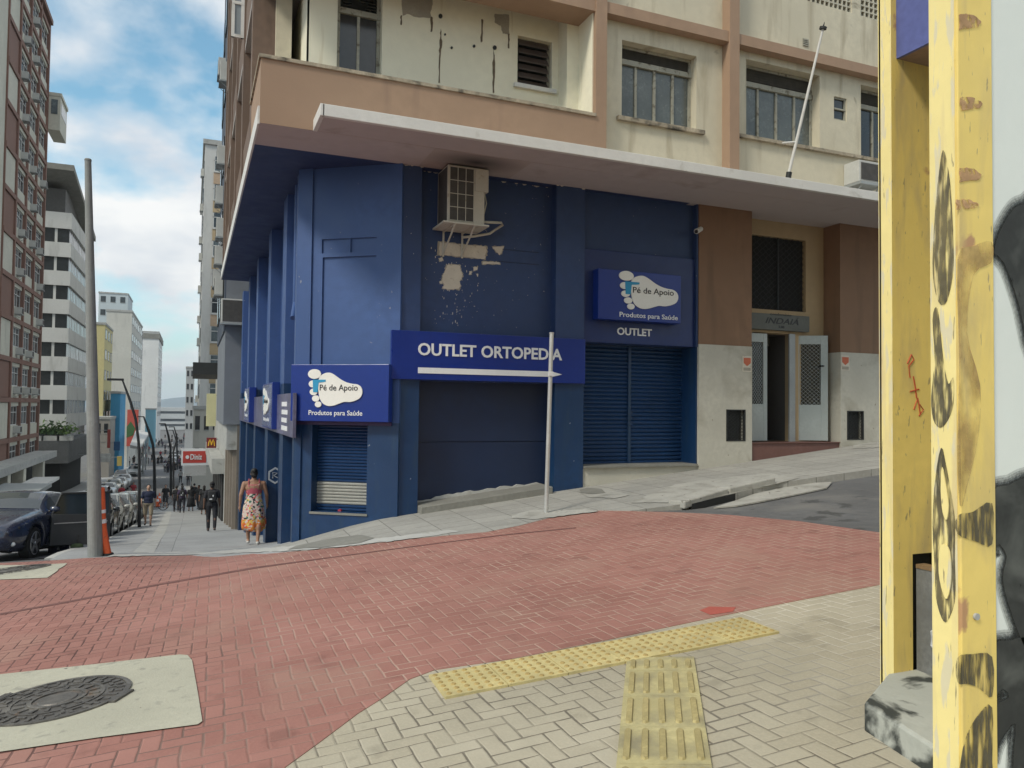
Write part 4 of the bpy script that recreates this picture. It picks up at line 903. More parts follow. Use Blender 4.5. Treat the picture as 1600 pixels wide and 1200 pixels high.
# notices beside the entrance
m_or = M('orange_print', (.52, .13, .06), .6)
for lab, x0, y0, x1, y1 in (('orange and white notice on the pale column left of the open entrance', 1160, 556, 1174, 581), ('orange and white notice on the pale column right of the open entrance', 1314, 555, 1327, 579)):
    a = fy(x0, y0, CY-.013); b = fy(x1, y1, CY-.013); sg = thing('notice', lab, 'notice', (a.x, a.y, b.z))
    m = MB(); m.box(a.x, b.x, CY-.018, CY-.013, b.z, a.z); m.build('plate', m_peel, sg)
    w_ = b.x-a.x; h_ = a.z-b.z; m = MB(); m.prismY([(a.x+w_*.12, a.z-h_*.12), (a.x+w_*.9, a.z-h_*.12), (a.x+w_*.9, a.z-h_*.45), (a.x+w_*.5, a.z-h_*.65), (a.x+w_*.12, a.z-h_*.45)], CY-.022, CY-.018); m.build('emblem', m_or, sg)
    m = MB(); m.box(a.x+w_*.1, b.x-w_*.1, CY-.021, CY-.018, b.z+h_*.06, b.z+h_*.26); m.build('caption_strip', m_render, sg)
# security camera
p = fy(1089, 362, 11.9); sc_ = thing('security_camera', 'small white security camera high on the blue corner beside the brown column', 'security camera', (p.x, 11.95, p.z))
m = MB(); m.cone((p.x+.04, 12.0, p.z+.06), (p.x, 11.85, p.z+.02), .02, .02, 8); m.build('bracket', m_fascia, sc_); m = MB(); m.cone((p.x+.06, 11.86, p.z+.05), (p.x-.10, 11.78, p.z-.03), .045, .05, 12); m.build('body', m_fascia, sc_, smooth=False); m = MB(); m.cone((p.x-.10, 11.78, p.z-.03), (p.x-.115, 11.773, p.z-.037), .035, .033, 12); m.build('lens', m_black, sc_)
# condenser unit under the canopy
Yf, Yk = 11.6, 12.15; a = fy(700, 272, Yf); b = fy(757, 350, Yf); z0 = fy(700, 346, Yf).z; z1 = SOF-.03; x0, x1 = a.x, b.x
ac = thing('condenser_unit', 'big dirty cream condenser hanging on brackets just under the canopy beside peeling paint', 'air conditioner', ((x0+x1)/2, Yk, z0))
m = MB(); m.box(x0, x1, Yf, Yk, z0, z1); m.build('casing', m_acw, ac, bevel=.012)
xg = fy(740, 310, Yf).x
m = MB(); m.box(x0+.03, xg, Yf-.006, Yf-.001, z0+.03, z1-.03); m.build('front_grille', m_grille, ac)
m = MB(); m.box(x0-.006, x0-.001, Yf+.03, Yk-.06, z0+.03, z1-.03); m.build('side_grille', m_grille, ac)
m = MB()
for i in range(5): z = lerp(z0+.03, z1-.03, i/4); m.box(x0+.03, xg, Yf-.014, Yf-.006, z-.005, z+.005)
for i in range(4): x = lerp(x0+.03, xg, i/3); m.box(x-.005, x+.005, Yf-.013, Yf-.006, z0+.03, z1-.03)
m.build('wire_guard', m_acw, ac)
zc2 = fy(752, 300, Yf).z; xw = fy(763, 290, Yf).x
m = MB(); m.box(fy(742, 300, Yf).x, xw, Yf-.02, Yk-.2, zc2, z1-.01); m.build('valve_cover', m_acw, ac, bevel=.01)
m = MB(); m.box(x0-.08, x1+.06, Yf-.06, Yk, z0-.03, z0-.002); m.build('tray', m_acw, ac)
for x in (x0+.12, x0+.45):
    m = MB(); m.cone((x, Yf-.03, z0-.04), (x, CW, z0-.42), .016, .016, 6); m.cone((x, Yf-.05, z0-.035), (x, CW, z0-.035), .016, .016, 6); m.cone((x, CW-.02, z0-.03), (x, CW-.02, z0-.45), .018, .018, 6); m.build('bracket', m_acw, ac)
P_ = lambda px, py, y=11.8: tuple(fy(px, py, y))
m = MB(); m.tube([P_(756, 347, 11.75), P_(783, 348, 11.9), P_(786, 351, 11.95), P_(765, 365, 12.0), P_(742, 369, 12.0), P_(722, 371, 12.05)], .022, 8); m.tube([P_(757, 300, 11.7), P_(760, 318, 11.7), P_(756, 335, 11.75), P_(756, 347, 11.75)], .010, 6); m.build('pipe', m_acw, ac, smooth=True)
# ---------------------------------------------------------------- generic air conditioner (front towards local -Y)
def ac_proto(name, label, w_=.75, h_=.55, d_=.5, big=False):
    t = thing(name, label, 'air conditioner', (0, 0, 0)); 
    m = MB(); m.box(-w_/2, w_/2, -d_, 0, 0, h_); m.build('casing', m_acp, t, bevel=.015)
    m = MB(); m.box(-w_/2+.05, w_/2-(.05 if not big else .25), -d_-.012, -d_+.001, .05, h_-.05); m.build('grille', m_grille, t)
    m = MB(); m.box(-w_/2, w_/2, -d_-.04, 0, -.05, -.003); 
    for x in (-w_/2+.08, w_/2-.08): m.cone((x, -d_, -.04), (x, 0, -.35), .014, .014, 6)
    m.build('bracket', m_gmetal, t); return t
m_acp = M('ac_pale_casing', (.50, .50, .47), .55, .12, 3, coord='O')
p = fy(1356, 272, UW-.3); y_ = UW
acw = ac_proto('air_conditioner', 'white window air conditioner on the cream wall just above the canopy', .62, .42, .38); acw.location = (p.x, UW-.001, fy(1356, 290, UW-.3).z+.03)
aca = ac_proto('air_conditioner', 'large air conditioner on a shelf at the end of the blue side wall', .95, .85, .35, True)
p = fy(366, 480, 28.4); aca.location = (p.x+.05, 28.75, fy(366, 505, 28.4).z)
# flag pole leaning over the canopy
a = fy(1231, 278, 10.5); b = fy(1286, 44, 9.9); fp = thing('flag_pole', 'thin white flag pole leaning out from the canopy edge', 'flag pole', tuple(a))
m = MB(); m.cone(a, b, .028, .020, 10); m.build('pole', m_fascia, fp); d = (b-a).normalized(); m = MB(); m.cone(b-d*.02, b+d*.02, .06, .06, 12); m.cone(b, b+d*.1, .02, .004, 8); m.build('finial', m_iron, fp)
m = MB(); q = a+d*.62; m.cone(q, q+Vector((-.22, .1, -.02)), .018, .018, 8); m.build('cleat', m_fascia, fp); m = MB(); m.cone(a+Vector((0, 0, -.05)), a+d*.1, .05, .05, 10); m.build('socket', m_iron, fp)
# slim sign post with no sign
a = Vector((*gp(853, 803), 0)); a.z = G(a.x, a.y); b = fy(862, 521, a.y-.02); sp_ = thing('sign_post', 'slim bare galvanised post standing on the pavement in front of the long blue sign', 'post', tuple(a))
m_galv = M('galvanised', (.50, .50, .48), .45, .15, 3, .05, 40, metal=.4)
m = MB(); m.cone(a-Vector((0, 0, .1)), b, .032, .030, 14); m.build('pole', m_galv, sp_, smooth=False); m = MB(); m.cone(b, b+Vector((0, 0, .012)), .036, .036, 12); m.build('cap', m_galv, sp_)
q = a.lerp(b, .775); m = MB(); m.box(q.x-.045, q.x+.03, q.y-.04, q.y-.028, q.z-.03, q.z+.03); m.build('clamp', m_white, sp_)
# yellow building at the right edge
yb = thing('yellow_building', 'worn yellow and white painted building front with black graffiti at the right edge', 'building', (3.4, 2.96, G(3.4, 2.96)))
m_yel = M('worn_yellow_paint', (.84, .63, .18), .6, .07, 1.2, .25, 14, streak=((.60, .42, .17), .60, .82, (5, 5, .7)), spots=[((.48, .27, .13), .66, .70, 4), ((.55, .42, .18), .50, .75, (9, 9, 2)), ((.42, .32, .14), .66, .70, (60, 60, 14))])
m_yel2 = M('pale_yellow_paint', (.87, .73, .31), .6, .06, 1.5, .2, 14, streak=((.62, .50, .28), .5, .75, (14, 14, 1.2)), spots=[((.34, .28, .15), .66, .70, (55, 55, 7)), ((.70, .63, .42), .55, .60, (30, 30, 5))])
m_wht = M('white_graffiti_wall', (.76, .79, .74), .6, .05, 1.0, .15, 14, spots=[((.55, .58, .55), .6, .8, 2)])
m_blk = M('black_spray', (.030, .033, .030), .7, .5, 3, spots=[((.16, .165, .155), .50, .72, 5)])
def sprayed(name, col, col2, lo, hi, sc, amax=1):
    m = M(name, col, .75, .4, 4, spots=[(col2, .5, .72, 5)]); n = m.node_tree.nodes; l = m.node_tree.links
    q = n.new('ShaderNodeTexNoise'); q.inputs['Scale'].default_value = 1; q.inputs['Detail'].default_value = 10; mp = n.new('ShaderNodeMapping'); mp.inputs['Scale'].default_value = sc; g = n.new('ShaderNodeNewGeometry'); l.new(g.outputs['Position'], mp.inputs[0]); l.new(mp.outputs[0], q.inputs['Vector'])
    r = n.new('ShaderNodeMapRange'); r.inputs[1].default_value = lo; r.inputs[2].default_value = hi; r.inputs[4].default_value = amax; l.new(q.outputs[0], r.inputs[0]); l.new(r.outputs[0], n['Principled BSDF'].inputs['Alpha']); return m
m_sp1 = sprayed('black_spray', (.032, .035, .032), (.10, .105, .095), .15, .36, (10, 10, 8), .97)
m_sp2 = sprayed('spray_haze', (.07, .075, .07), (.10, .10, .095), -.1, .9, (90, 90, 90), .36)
m_sp3 = sprayed('worn_spray', (.10, .088, .055), (.20, .165, .08), .36, .56, (75, 75, 9), .88)
m_och = sprayed('rubbed_ochre', (.50, .34, .13), (.60, .44, .18), .38, .62, (12, 12, 6), .75)
def grow(p, d):
    n = len(p); out = []; ar = sum(p[i][0]*p[(i+1) % n][1]-p[(i+1) % n][0]*p[i][1] for i in range(n)); sg_ = 1 if ar > 0 else -1
    for i in range(n):
        a, b, c = p[i-1], p[i], p[(i+1) % n]; tx, ty = c[0]-a[0], c[1]-a[1]; l_ = math.hypot(tx, ty) or 1; out.append((b[0]+sg_*ty/l_*d, b[1]-sg_*tx/l_*d))
    return out
gb = -.5
Y1 = 2.96; X1 = 3.36
def XY(px, Y): return fy(px, 700, Y).x
Y2 = 1.78; xa2 = XY(1495, Y2); xb2 = XY(1550, Y2); 
yr = fx(1455, 700, xa2).y                  # back edge of the reveal
m = MB(); m.prism([(XY(1380.5, 3.02), 3.02), (XY(1395, Y1), Y1), (XY(1395, Y1), 3.04), (XY(1380.5, 3.02)+.02, 3.04)], gb-.6, 9); m.box(XY(1395, Y1)-.0, 3.9, 3.03, 3.045, gb-.6, 9); m.build('pier_edge', m_yel2, yb)
zn = fy(1425, 866, Y1).z; 
m = MB(); m.wall(XY(1395, Y1)+.001, 12, gb-.6, 9, Y1, Y1+.06, [(XY(1425, Y1), XY(1475, Y1), gb-.6, zn)]); m.build('back_pier', m_yel, yb)
m = MB(); m.prism([(xa2, Y2), (xa2, yr), (xa2+.6, yr), (xa2+.6, Y2+.01)], gb-.9, 9); m.build('pilaster_side', m_yel2, yb)
m = MB(); m.box(xa2+.002, xb2, Y2-.012, Y2+.02, gb-.9, 9); m.build('pilaster_front', m_yel, yb, bevel=.004)
m = MB(); m.box(xb2, 12, Y2-.002, Y2+.07, gb-.9, 9); m.box(4.2, 12, Y2+.071, Y1-.01, gb-.9, 9); m.build('graffiti_wall', m_wht, yb)
# low graffiti panel between the piers, dark gap above
xp = XY(1428, Y1)
m = MB(); za, zb_ = fy(1429, 888, Y1-.02).z, None
m.prismX([(Y1-.01, gb-.6), (Y1-.01, za), (yr+.02, za), (yr+.02, gb-.9)], xp, xp+.04); pn = m.build('low_panel', M('grey_panel', (.16, .165, .165), .6, .3, 4, .3, 20), yb)
m = MB(); m.box(xp-.005, xp+.06, yr+.02, Y1-.012, za, za+.02); m.build('panel_rail', M('old_wood', (.22, .14, .07), .8, .3, 8), yb)
m = MB()
for _ in range(7):
    y = random.uniform(yr+.15, Y1-.1); z = za-.1; pts = []
    for i in range(9): pts.append((xp-.004, y+.09*math.sin(i*1.1+_), z-i*.07))
    m.tube(pts, .006, 5)
m.build('white_scrawl', M('white_marker', (.6, .62, .65), .7), yb)
m = MB(); m.box(XY(1425, Y1)+.001, XY(1475, Y1), Y1+.061, Y1+.067, gb-.6, zn+.1); m.build('dark_gap', m_dark, yb)
# worn stone plinth block
tz = fy(1352, 1091, 2.75).z; xq = XY(1351, 2.62); m = MB(); m.prism([(fy(1350, 1092, 2.72).x, 2.72), (XY(1386, 2.97), 2.97), (3.9, 2.97), (3.9, 1.9), (fy(1350, 1092, 2.72).x-.16, 2.1)], gb-.6, tz)
m.build('plinth_block', M('worn_plinth', (.46, .47, .42), .8, .12, 2, .3, 25, spots=[((.045, .05, .045), .50, .56, 3.2)]), yb, bevel=.015)
# blue and brown sign housing above
z0 = fy(1408, 90, Y1-.02).z; xo = XY(1408, Y1-.02)
m = MB(); m.box(xo, xo+.02, yr+.1, Y1-.001, z0, z0+1.0); hs = m.build('awning_box', M('faded_blue', (.10, .12, .32), .6, .2, 3), yb)
m = MB(); m.box(xo+.02, xo+.9, yr+.1, Y1-.001, z0+.0, z0+.03); m.build('awning_underside', M('awning_brown', (.28, .19, .14), .8, .15, 3), yb)
# graffiti strokes on the white wall and pilaster (sprayed paint, flat shapes a few millimetres thick)
def spray(pxs, Y, name='graffiti_stroke', mat=None, k=3, d=.003):
    pts = [hit(a, b, ID, Y) for a, b in pxs]; pts = smooth_poly(pts, k)
    if mat is None:
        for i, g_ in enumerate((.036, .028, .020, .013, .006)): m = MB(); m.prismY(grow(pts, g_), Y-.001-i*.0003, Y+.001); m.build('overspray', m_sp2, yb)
    m = MB(); m.prismY(pts, Y-d, Y+.001); return m.build(name, mat or m_sp1, yb)
YW = Y2-.002
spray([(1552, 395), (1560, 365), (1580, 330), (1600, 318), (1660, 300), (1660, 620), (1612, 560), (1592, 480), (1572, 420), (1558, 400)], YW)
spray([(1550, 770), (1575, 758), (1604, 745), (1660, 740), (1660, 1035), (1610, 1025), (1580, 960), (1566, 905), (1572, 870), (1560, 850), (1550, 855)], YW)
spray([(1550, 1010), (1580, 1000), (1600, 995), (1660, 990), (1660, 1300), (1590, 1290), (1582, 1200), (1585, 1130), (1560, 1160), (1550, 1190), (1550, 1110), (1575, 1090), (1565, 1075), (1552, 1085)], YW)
YP = Y2-.012
m_tanp = m_och
spray([(1496, 405), (1520, 385), (1548, 378), (1548, 410), (1520, 430), (1510, 520), (1530, 600), (1528, 680), (1510, 760), (1500, 790), (1496, 700), (1499, 560)], YP, 'rubbed_paint', m_tanp)
m_gb = m_sp3
spray([(1496, 806), (1520, 800), (1549, 786), (1549, 850), (1525, 846), (1496, 834)], YP, mat=m_gb)
spray([(1496, 1028), (1520, 1022), (1549, 1026), (1549, 1088), (1530, 1075), (1510, 1068), (1496, 1066)], YP, mat=m_gb)
spray([(1549, 1105), (1530, 1115), (1512, 1145), (1503, 1180), (1500, 1240), (1549, 1240), (1549, 1190)], YP, mat=m_gb)
m = MB(); p = fy(1524, 963, YP); disc(m, p.x, p.z, .012, .011, YP, ID, .008, 16); m.build('bolt', m_conc, yb)
for a, b, s_ in ((1512, 35, 12), (1514, 163, 10), (1513, 274, 11), (1508, 320, 8)):
    pl = [(a-14, b-s_), (a-4, b-s_*1.1), (a+8, b-s_*.9), (a+20, b-s_*.1), (a+16, b+s_*.6), (a+4, b+s_*.7), (a-14, b+s_*1.0)]
    o = spray(rough(pl, 3, 1.2), YP, 'peeled_patch', sprayed('brick_showing', (.55, .33, .17), (.45, .27, .13), .36, .5, (30, 30, 30), .85), 1)
# strokes on the pilaster side face (faces the street, plane x = xa2)
def strokeX(pxs, name='graffiti_stroke', mat=None):
    pts = []
    for a, b in pxs: p = fx(a, b, xa2-.0); pts.append((p.y, p.z))
    pts = smooth_poly(pts, 3); m = MB(); m.prismX(pts, xa2-.003, xa2+.001); return m.build(name, mat or m_sp3, yb)
m_rib = M('cracked_dark_paint', (.13, .12, .105), .8, .5, 6, .4, 30, spots=[((.50, .42, .22), .53, .60, 9)])
strokeX([(1462, 330), (1468, 270), (1474, 235), (1481, 260), (1486, 300), (1490, 380), (1489, 430), (1480, 470), (1470, 475), (1462, 455), (1458, 410)])
strokeX([(1458, 500), (1463, 480), (1468, 500), (1474, 560), (1482, 600), (1490, 590), (1490, 630), (1482, 655), (1470, 668), (1459, 655), (1456, 620), (1461, 560)])
strokeX([(1471, 700), (1478, 725), (1486, 770), (1492, 810), (1492, 870), (1493, 930), (1486, 960), (1478, 972), (1470, 960), (1463, 930), (1461, 880), (1458, 820), (1462, 750)])
m = strokeX([(1474, 730), (1480, 760), (1484, 790), (1481, 812), (1475, 800), (1472, 765)], 'yellow_counter', m_yel2); m.location.x -= .004
m = strokeX([(1470, 860), (1476, 850), (1486, 862), (1488, 905), (1482, 935), (1475, 925), (1469, 895)], 'yellow_counter', m_yel2); m.location.x -= .004
m_redi = M('red_marker', (.5, .08, .03), .7)
m = MB()
for l_ in ([(1418, 568), (1424, 554), (1428, 562), (1420, 572), (1422, 590)], [(1427, 588), (1430, 604), (1432, 622)], [(1422, 612), (1436, 608)], [(1428, 640), (1434, 622), (1438, 648)], [(1437, 632), (1443, 640), (1436, 650)]):
    m.tube([tuple(fy(a, b, Y1-.002)) for a, b in l_], .0035, 4)
m.build('red_scrawl', m_redi, yb)
# ---------------------------------------------------------------- left side of the downhill street
FL = frame(-12.3, 0, 90)                  # faces +X ; local x = world +Y
m_gterra = M('grid_terracotta', (.215, .115, .085), .8, .1, .5)
m_gcream = M('grid_cream', (.56, .54, .45), .8, .1, .5, streak=((.38, .36, .3), .6, .8, (2, 2, .3)))
m_tile = M('white_facade_tiles', (.56, .56, .54), .7, .06, .6, streak=((.36, .36, .34), .55, .8, (1.2, 1.2, .3)))
m_lgl = M('distant_dark_glass', (.028, .032, .036), .15, .4, .3, spec=.7)
m_lgl2 = M('distant_pale_glass', (.12, .15, .16), .15, .5, .8, spec=.7)
t = thing('grid_tower', 'tall tower with a terracotta grid, cream panels and many window air conditioners', 'building', (-16, 68, G(-9, 68)))
us = [61.8, 65.5, 69.2, 73.0, 77.0]; zf = [1.77+2.95*k for k in range(-3, 12)]
m = MB(FL)
for a in us[1:]: m.box(a-.18, a+.18, -.14, .45, -9, 35)
m.box(us[0]-.1, us[0]+.1, -.1, .4, -9, 35)
m.build('grid_mullion', m_gterra, t)
m = MB(FL)
for z in zf: m.box(us[0], us[-1]-.001, -.13, .44, z-.17, z+.17)
m.box(us[0]-.2, us[-1]+.25, -.3, .5, 34.8, 35.2); m.build('floor_band', m_gterra, t)
m = MB(FL); m.box(50, us[0]-.1, 0, 12, -9, 35); m.box(us[0]-.1, 77.2, .46, 12, -9, 34.9); m.box(us[0]-.1, 77.2, 12, 14, -9, 34.9); m.build('wall', m_gcream, t)
for i, z in enumerate(zf[:-1]):
    m = MB(FL); m.box(us[0]+.1, us[1]-.22, -.02, .45, z+.2, z+2.75); m.build('panel', m_gterra if i % 2 == 1 else m_gcream, t)
    for c in range(3):
        a, b = us[c+1]+.18, us[c+2]-.18
        m = MB(FL); m.box(a, b, .0, .455, z+.17, z+1.05); m.box(a, b, .0, .455, z+2.5, z+2.78); m.build('spandrel', m_gcream, t)
        m = MB(FL); m.box(a, b, .10, .15, z+1.05, z+1.12); m.box(a, b, .1, .15, z+2.0, z+2.06); m.box(a, b, .1, .15, z+2.44, z+2.5)
        for q in range(4): x = lerp(a, b-.07, q/3); m.box(x, x+.07, .099, .151, z+1.05, z+2.5)
        wd_ = m.build('window', m_tile, t); m = MB(FL); m.box(a, b, .16, .18, z+1.05, z+2.5); m.build('pane', random.choice([m_lgl, m_lgl, m_lgl2]), wd_)
m = MB(); m.box(-12.3, -11.3, 77.3, 81, 25.6, 28.6); m.box(-12.3, -11.2, 77.26, 81.1, 28.61, 28.9); o = m.build('end_balcony', m_gcream, t); m = MB(); m.box(-11.295, -11.28, 77.8, 80.6, 27.2, 28.2); m.box(-12, -11.5, 77.27, 77.29, 27.0, 28.3); m.build('pane', m_lgl2, o)
grp = 'air conditioners on the terracotta grid tower'
acl = ac_proto('window_air_conditioner', '', .75, .5, .48)
acl['group'] = grp; first = True
lst = [(36,55),(52,84),(64,57),(36,108),(64,165),(34,147),(46,160),(37,232),(51,254),(64,270),(50,320),(30,362),(45,375),(61,390),(35,430),(58,442),(25,473),(57,500),(25,547),(41,547),(22,612),(39,612),(54,615),(64,120),(20,660)]
seen = {}
for px, py in lst:
    u, z = hit(px, py, FL, -.3)
    c = min(range(3), key=lambda c: abs(u-(us[c+1]+us[c+2])/2)); r = round((z-zf[0]-.9)/2.95); key = (c, r)
    if key in seen: continue
    seen[key] = 1
    row = ['lowest', 'second', 'third', 'fourth', 'fifth', 'sixth', 'seventh', 'eighth', 'ninth', 'tenth', 'eleventh', 'twelfth', 'thirteenth', 'fourteenth'][max(0, min(13, r))]
    lab = f'window air conditioner of the terracotta grid tower, {row} row up, {["nearest", "middle", "farthest"][c]} window column'
    loc = (-12.32, (us[c+1]+us[c+2])/2+random.uniform(-.6, .6), zf[0]+2.95*r+.5)
    if first: o = acl; o.location = loc; o.rotation_euler = (0, 0, math.radians(90)); o['label'] = lab; first = False
    else: dup(acl, loc, math.radians(90), lab)
# podium of the tower
t2 = thing('shop_building', 'low cream shop building with slanted grey awnings behind the dark blue car', 'shop front', (-11, 60, G(-9, 60)))
m = MB(); m.box(-12.2, -10.6, 44, 76, -3.0, -2.5); m.build('awning_slab', m_conc, t2)
for y in (50, 57.5, 62.5, 70): m = MB(); m.box(-11.4, -10.7, y, y+.9, -7.5, -3.001); m.build('pilaster', m_gcream, t2)
m = MB(); m.box(-12.29, -12.0, 44, 77, -8, -3.001); m.build('recessed_front', m_dark, t2)
m = MB(); m.prism([(-10.6, 47), (-7.9, 47.5), (-7.9, 55), (-10.6, 56)], -3.6, -3.4); m.build('slanted_awning', m_gmetal, t2)
m = MB(); m.box(-10.6, -9.0, 58, 66, -4.1, -3.9); m.build('slanted_awning', m_fascia, t2)
# banded white office block
t = thing('office_block', 'white tiled office block with dark ribbon windows and a slanting roof', 'building', (-17, 100, G(-9, 100)))
zt0 = 20.03
m = MB()
for k in range(8):
    top = zt0-3.02*k+ (1.7 if k == 0 else 3.02-1.49); bot = zt0-3.02*k
    m.box(-22, -12.2, 92.8, 110, bot, top)
m.build('tiled_band', m_tile, t)
m = MB()
for k in range(8): m.box(-21.9, -12.4, 93.0, 109.8, zt0-3.02*k-1.49, zt0-3.02*k)
o = m.build('ribbon_window', m_lgl, t)
m = MB()
for k in range(7):
    z1 = zt0-3.02*k; z0 = z1-1.49
    for i in range(13): y = 93.6+i*1.25; m.box(-12.41, -12.39, y, y+(.4 if i % 3 else .12), z0, z1)
    m.box(-13.75, -13.5, 92.97, 93.0, z0, z1); m.box(-16.4, -16.1, 92.97, 93.0, z0, z1)
m.build('blind', m_tile, o)
m = MB(); m.box(-21, -13.0, 94, 109, 21.7, 24.5); m.build('penthouse', M('penthouse_grey', (.09, .085, .08), .6, .3, .5), t)
m = MB(); a = Vector((-11.9, 91, 25.8)); b = Vector((-11.9, 111.5, 22.4)); m.add([a, b, b+Vector((-11, 0, 0)), a+Vector((-11, 0, 0)), a+Vector((0, 0, .6)), b+Vector((0, 0, .6)), b+Vector((-11, 0, .6)), a+Vector((-11, 0, .6))], [(0,1,2,3),(4,5,6,7),(0,1,5,4),(1,2,6,5),(2,3,7,6),(3,0,4,7)]); m.build('roof', m_concd, t)
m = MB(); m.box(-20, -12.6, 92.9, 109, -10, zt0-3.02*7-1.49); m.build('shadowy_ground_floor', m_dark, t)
m = MB(); m.box(-20, -11.6, 90.5, 111, -4.6, -2.3); m.build('podium_fascia', M('podium_slate', (.075, .078, .08), .6, .3, 1), t)
m_leaf = [M('planter_leaf', (.05, .11, .03), .7, .4, 3), M('planter_leaf_pale', (.12, .2, .06), .7, .4, 3)]
for i, x in enumerate((-16.5, -14.8, -13.2, -12.0)):
    b_ = thing('planter_bush', ['round bush at the left end of the podium roof', 'taller bush on the podium roof left of centre', 'spiky pale bush on the podium roof', 'small bush on the podium corner beside the big grey pole'][i], 'bush', (x, 91.2, -2.3), 'bushes along the podium roof')
    m = MB(); m.box(x-.7, x+.7, 90.8, 91.6, -2.29, -1.8); m.build('planter', m_conc, b_); m = MB()
    for _ in range(130):
        c = Vector((x+random.gauss(0, .45), 91.2+random.gauss(0, .3), -1.6+abs(random.gauss(0, .55)))); a = Vector((random.uniform(-1, 1), random.uniform(-1, 1), random.uniform(-.3, 1))).normalized()*.28; q = a.cross(Vector((random.random(), random.random(), random.random()))).normalized()*.1
        m.add([c-a, c+q, c+a, c-q], [(0, 1, 2, 3)])
    m.build('foliage', m_leaf[i % 2], b_)
# farther houses on the left : (name, label, x0, x1, y0, y1, ztop, colour, rows)
def px_x(px, y): return fy(px, 620, y).x
def block(name, lab, pxl, pxr, y0, dy, pytop, col, wins=0, pyb=None, cat='building', side=0, wd=None):
    x0, x1 = px_x(pxl, y0), px_x(pxr, y0); zt = fy((pxl+pxr)/2, pytop, y0).z; z0 = G(x1, y0)-.3
    t = thing(name, lab, cat, ((x0+x1)/2, y0+dy/2, z0)); mm = M(name+'_wall', col, .85, .08, .3, streak=(tuple(c*.7 for c in col), .58, .8, (1, 1, .2)))
    m = MB(); m.box(x0, x1, y0, y0+dy, z0, zt); m.build('wall', mm, t); m = MB(); m.box(x0-.1, x1+.1, y0-.1, y0+dy+.1, zt, zt+.35); m.build('roof', m_conc, t)
    h = 3.0; n = int((zt+6)/h)
    for i in range(n):
        z = zt-1.9-i*h
        if side:     # windows facing the street (+X)
            for j in range(side):
                a = y0+dy*(j+.2)/side; b = y0+dy*(j+.75)/side; m = MB(); m.box(x1, x1+.06, a, b, z-.1, z); m.box(x1, x1+.06, a, b, z+1.3, z+1.4); o = m.build('window', m_conc, t); m = MB(); m.box(x1+.005, x1+.03, a, b, z, z+1.3); m.build('pane', m_lgl, o)
        for j in range(wins):
            a = lerp(x0, x1, (j+.2)/wins); b = lerp(x0, x1, (j+.72)/wins); m = MB(); m.box(a, b, y0-.06, y0-.001, z-.1, z); o = m.build('window', m_conc, t); m = MB(); m.box(a, b, y0-.03, y0-.0015, z, z+1.3); m.build('pane', m_lgl, o)
    return t, (x0, x1, zt, z0)
block('yellow_house', 'narrow pale yellow building between the big pole and the blank white wall', 140, 161, 126, 12, 507, (.60, .53, .27), 0, side=3)
block('blank_wall_building', 'tall off white building with a blank weathered end wall', 163, 203, 150, 30, 487, (.56, .55, .50), 0, side=6)
block('blue_grey_building', 'pale blue grey building rising behind the blank off white wall', 150, 196, 195, 14, 459, (.50, .56, .58), 3)
block('white_tower', 'narrow white building left of the flat topped white tower', 203, 214, 232, 20, 511, (.62, .62, .60), 2, side=4)
t, (x0, x1, zt, z0) = block('flat_topped_tower', 'white tower with a dark band under its flat roof', 213, 246, 262, 30, 519, (.70, .70, .68), 0, side=5)
m = MB(); m.box(x0-.2, x1+.3, 261.8, 292.4, zt-2.0, zt-.3); m.build('dark_band', m_concd, t)
block('blue_shop', 'bright blue shop building with a pale sign at its foot', 173, 188, 128, 10, 615, (.06, .30, .52), 0)
block('grey_annex', 'low grey annex with dark openings beside the blue shop', 150, 173, 120, 8, 655, (.33, .31, .28), 2)
t = thing('red_billboard', 'tall red billboard with a green mark on the left side of the street', 'billboard', (px_x(207, 147), 147, G(-8, 147)))
m = MB(); a = fy(199, 640, 147); b = fy(215, 697, 147); m.box(a.x, b.x, 147, 147.4, b.z, a.z); m.build('panel', M('billboard_red', (.50, .085, .06), .6), t)
m = MB(); q = fy(202, 672, 147); m.prismY([(q.x-.4, q.z-1.3), (q.x+.6, q.z-.9), (q.x+.9, q.z+.3), (q.x+.2, q.z+1.5), (q.x-.4, q.z+.6)], 146.97, 147); m.build('green_mark', M('billboard_green', (.05, .13, .04), .6), t)
m = MB(); m.box(a.x+.1, a.x+.3, 147.1, 147.3, G(-8, 147), b.z); m.box(b.x-.3, b.x-.1, 147.1, 147.3, G(-8, 147), b.z); m.build('leg', m_gmetal, t)
t, _ = block('cyan_mural_house', 'low house with cyan painted front at the foot of the white tower', 228, 243, 236, 8, 640, (.20, .42, .52), 0)
t = thing('market_roof', 'long white arched roof over stalls on the left of the street', 'market roof', (px_x(215, 120), 120, G(-8, 120)))
m = MB(); a = fy(203, 700, 110); b = fy(233, 676, 150)
m.add([(a.x, 110, a.z), (px_x(222, 110), 110, a.z-.2), (px_x(234, 150), 150, b.z-.3), (px_x(214, 150), 150, b.z+.2), (a.x, 110, a.z+.4), (px_x(222, 110), 110, a.z+.1), (px_x(234, 150), 150, b.z), (px_x(214, 150), 150, b.z+.6)], [(0,1,2,3),(4,5,6,7),(0,1,5,4),(1,2,6,5),(2,3,7,6),(3,0,4,7)]); m.build('roof', m_tile, t)
for y in (111, 124, 137, 149): m = MB(); x = lerp(px_x(221, 110), px_x(233, 150), (y-110)/40); m.box(x-.1, x+.1, y, y+.2, G(x, y), lerp(a.z, b.z, (y-110)/40)-.1); m.build('post', m_gmetal, t)
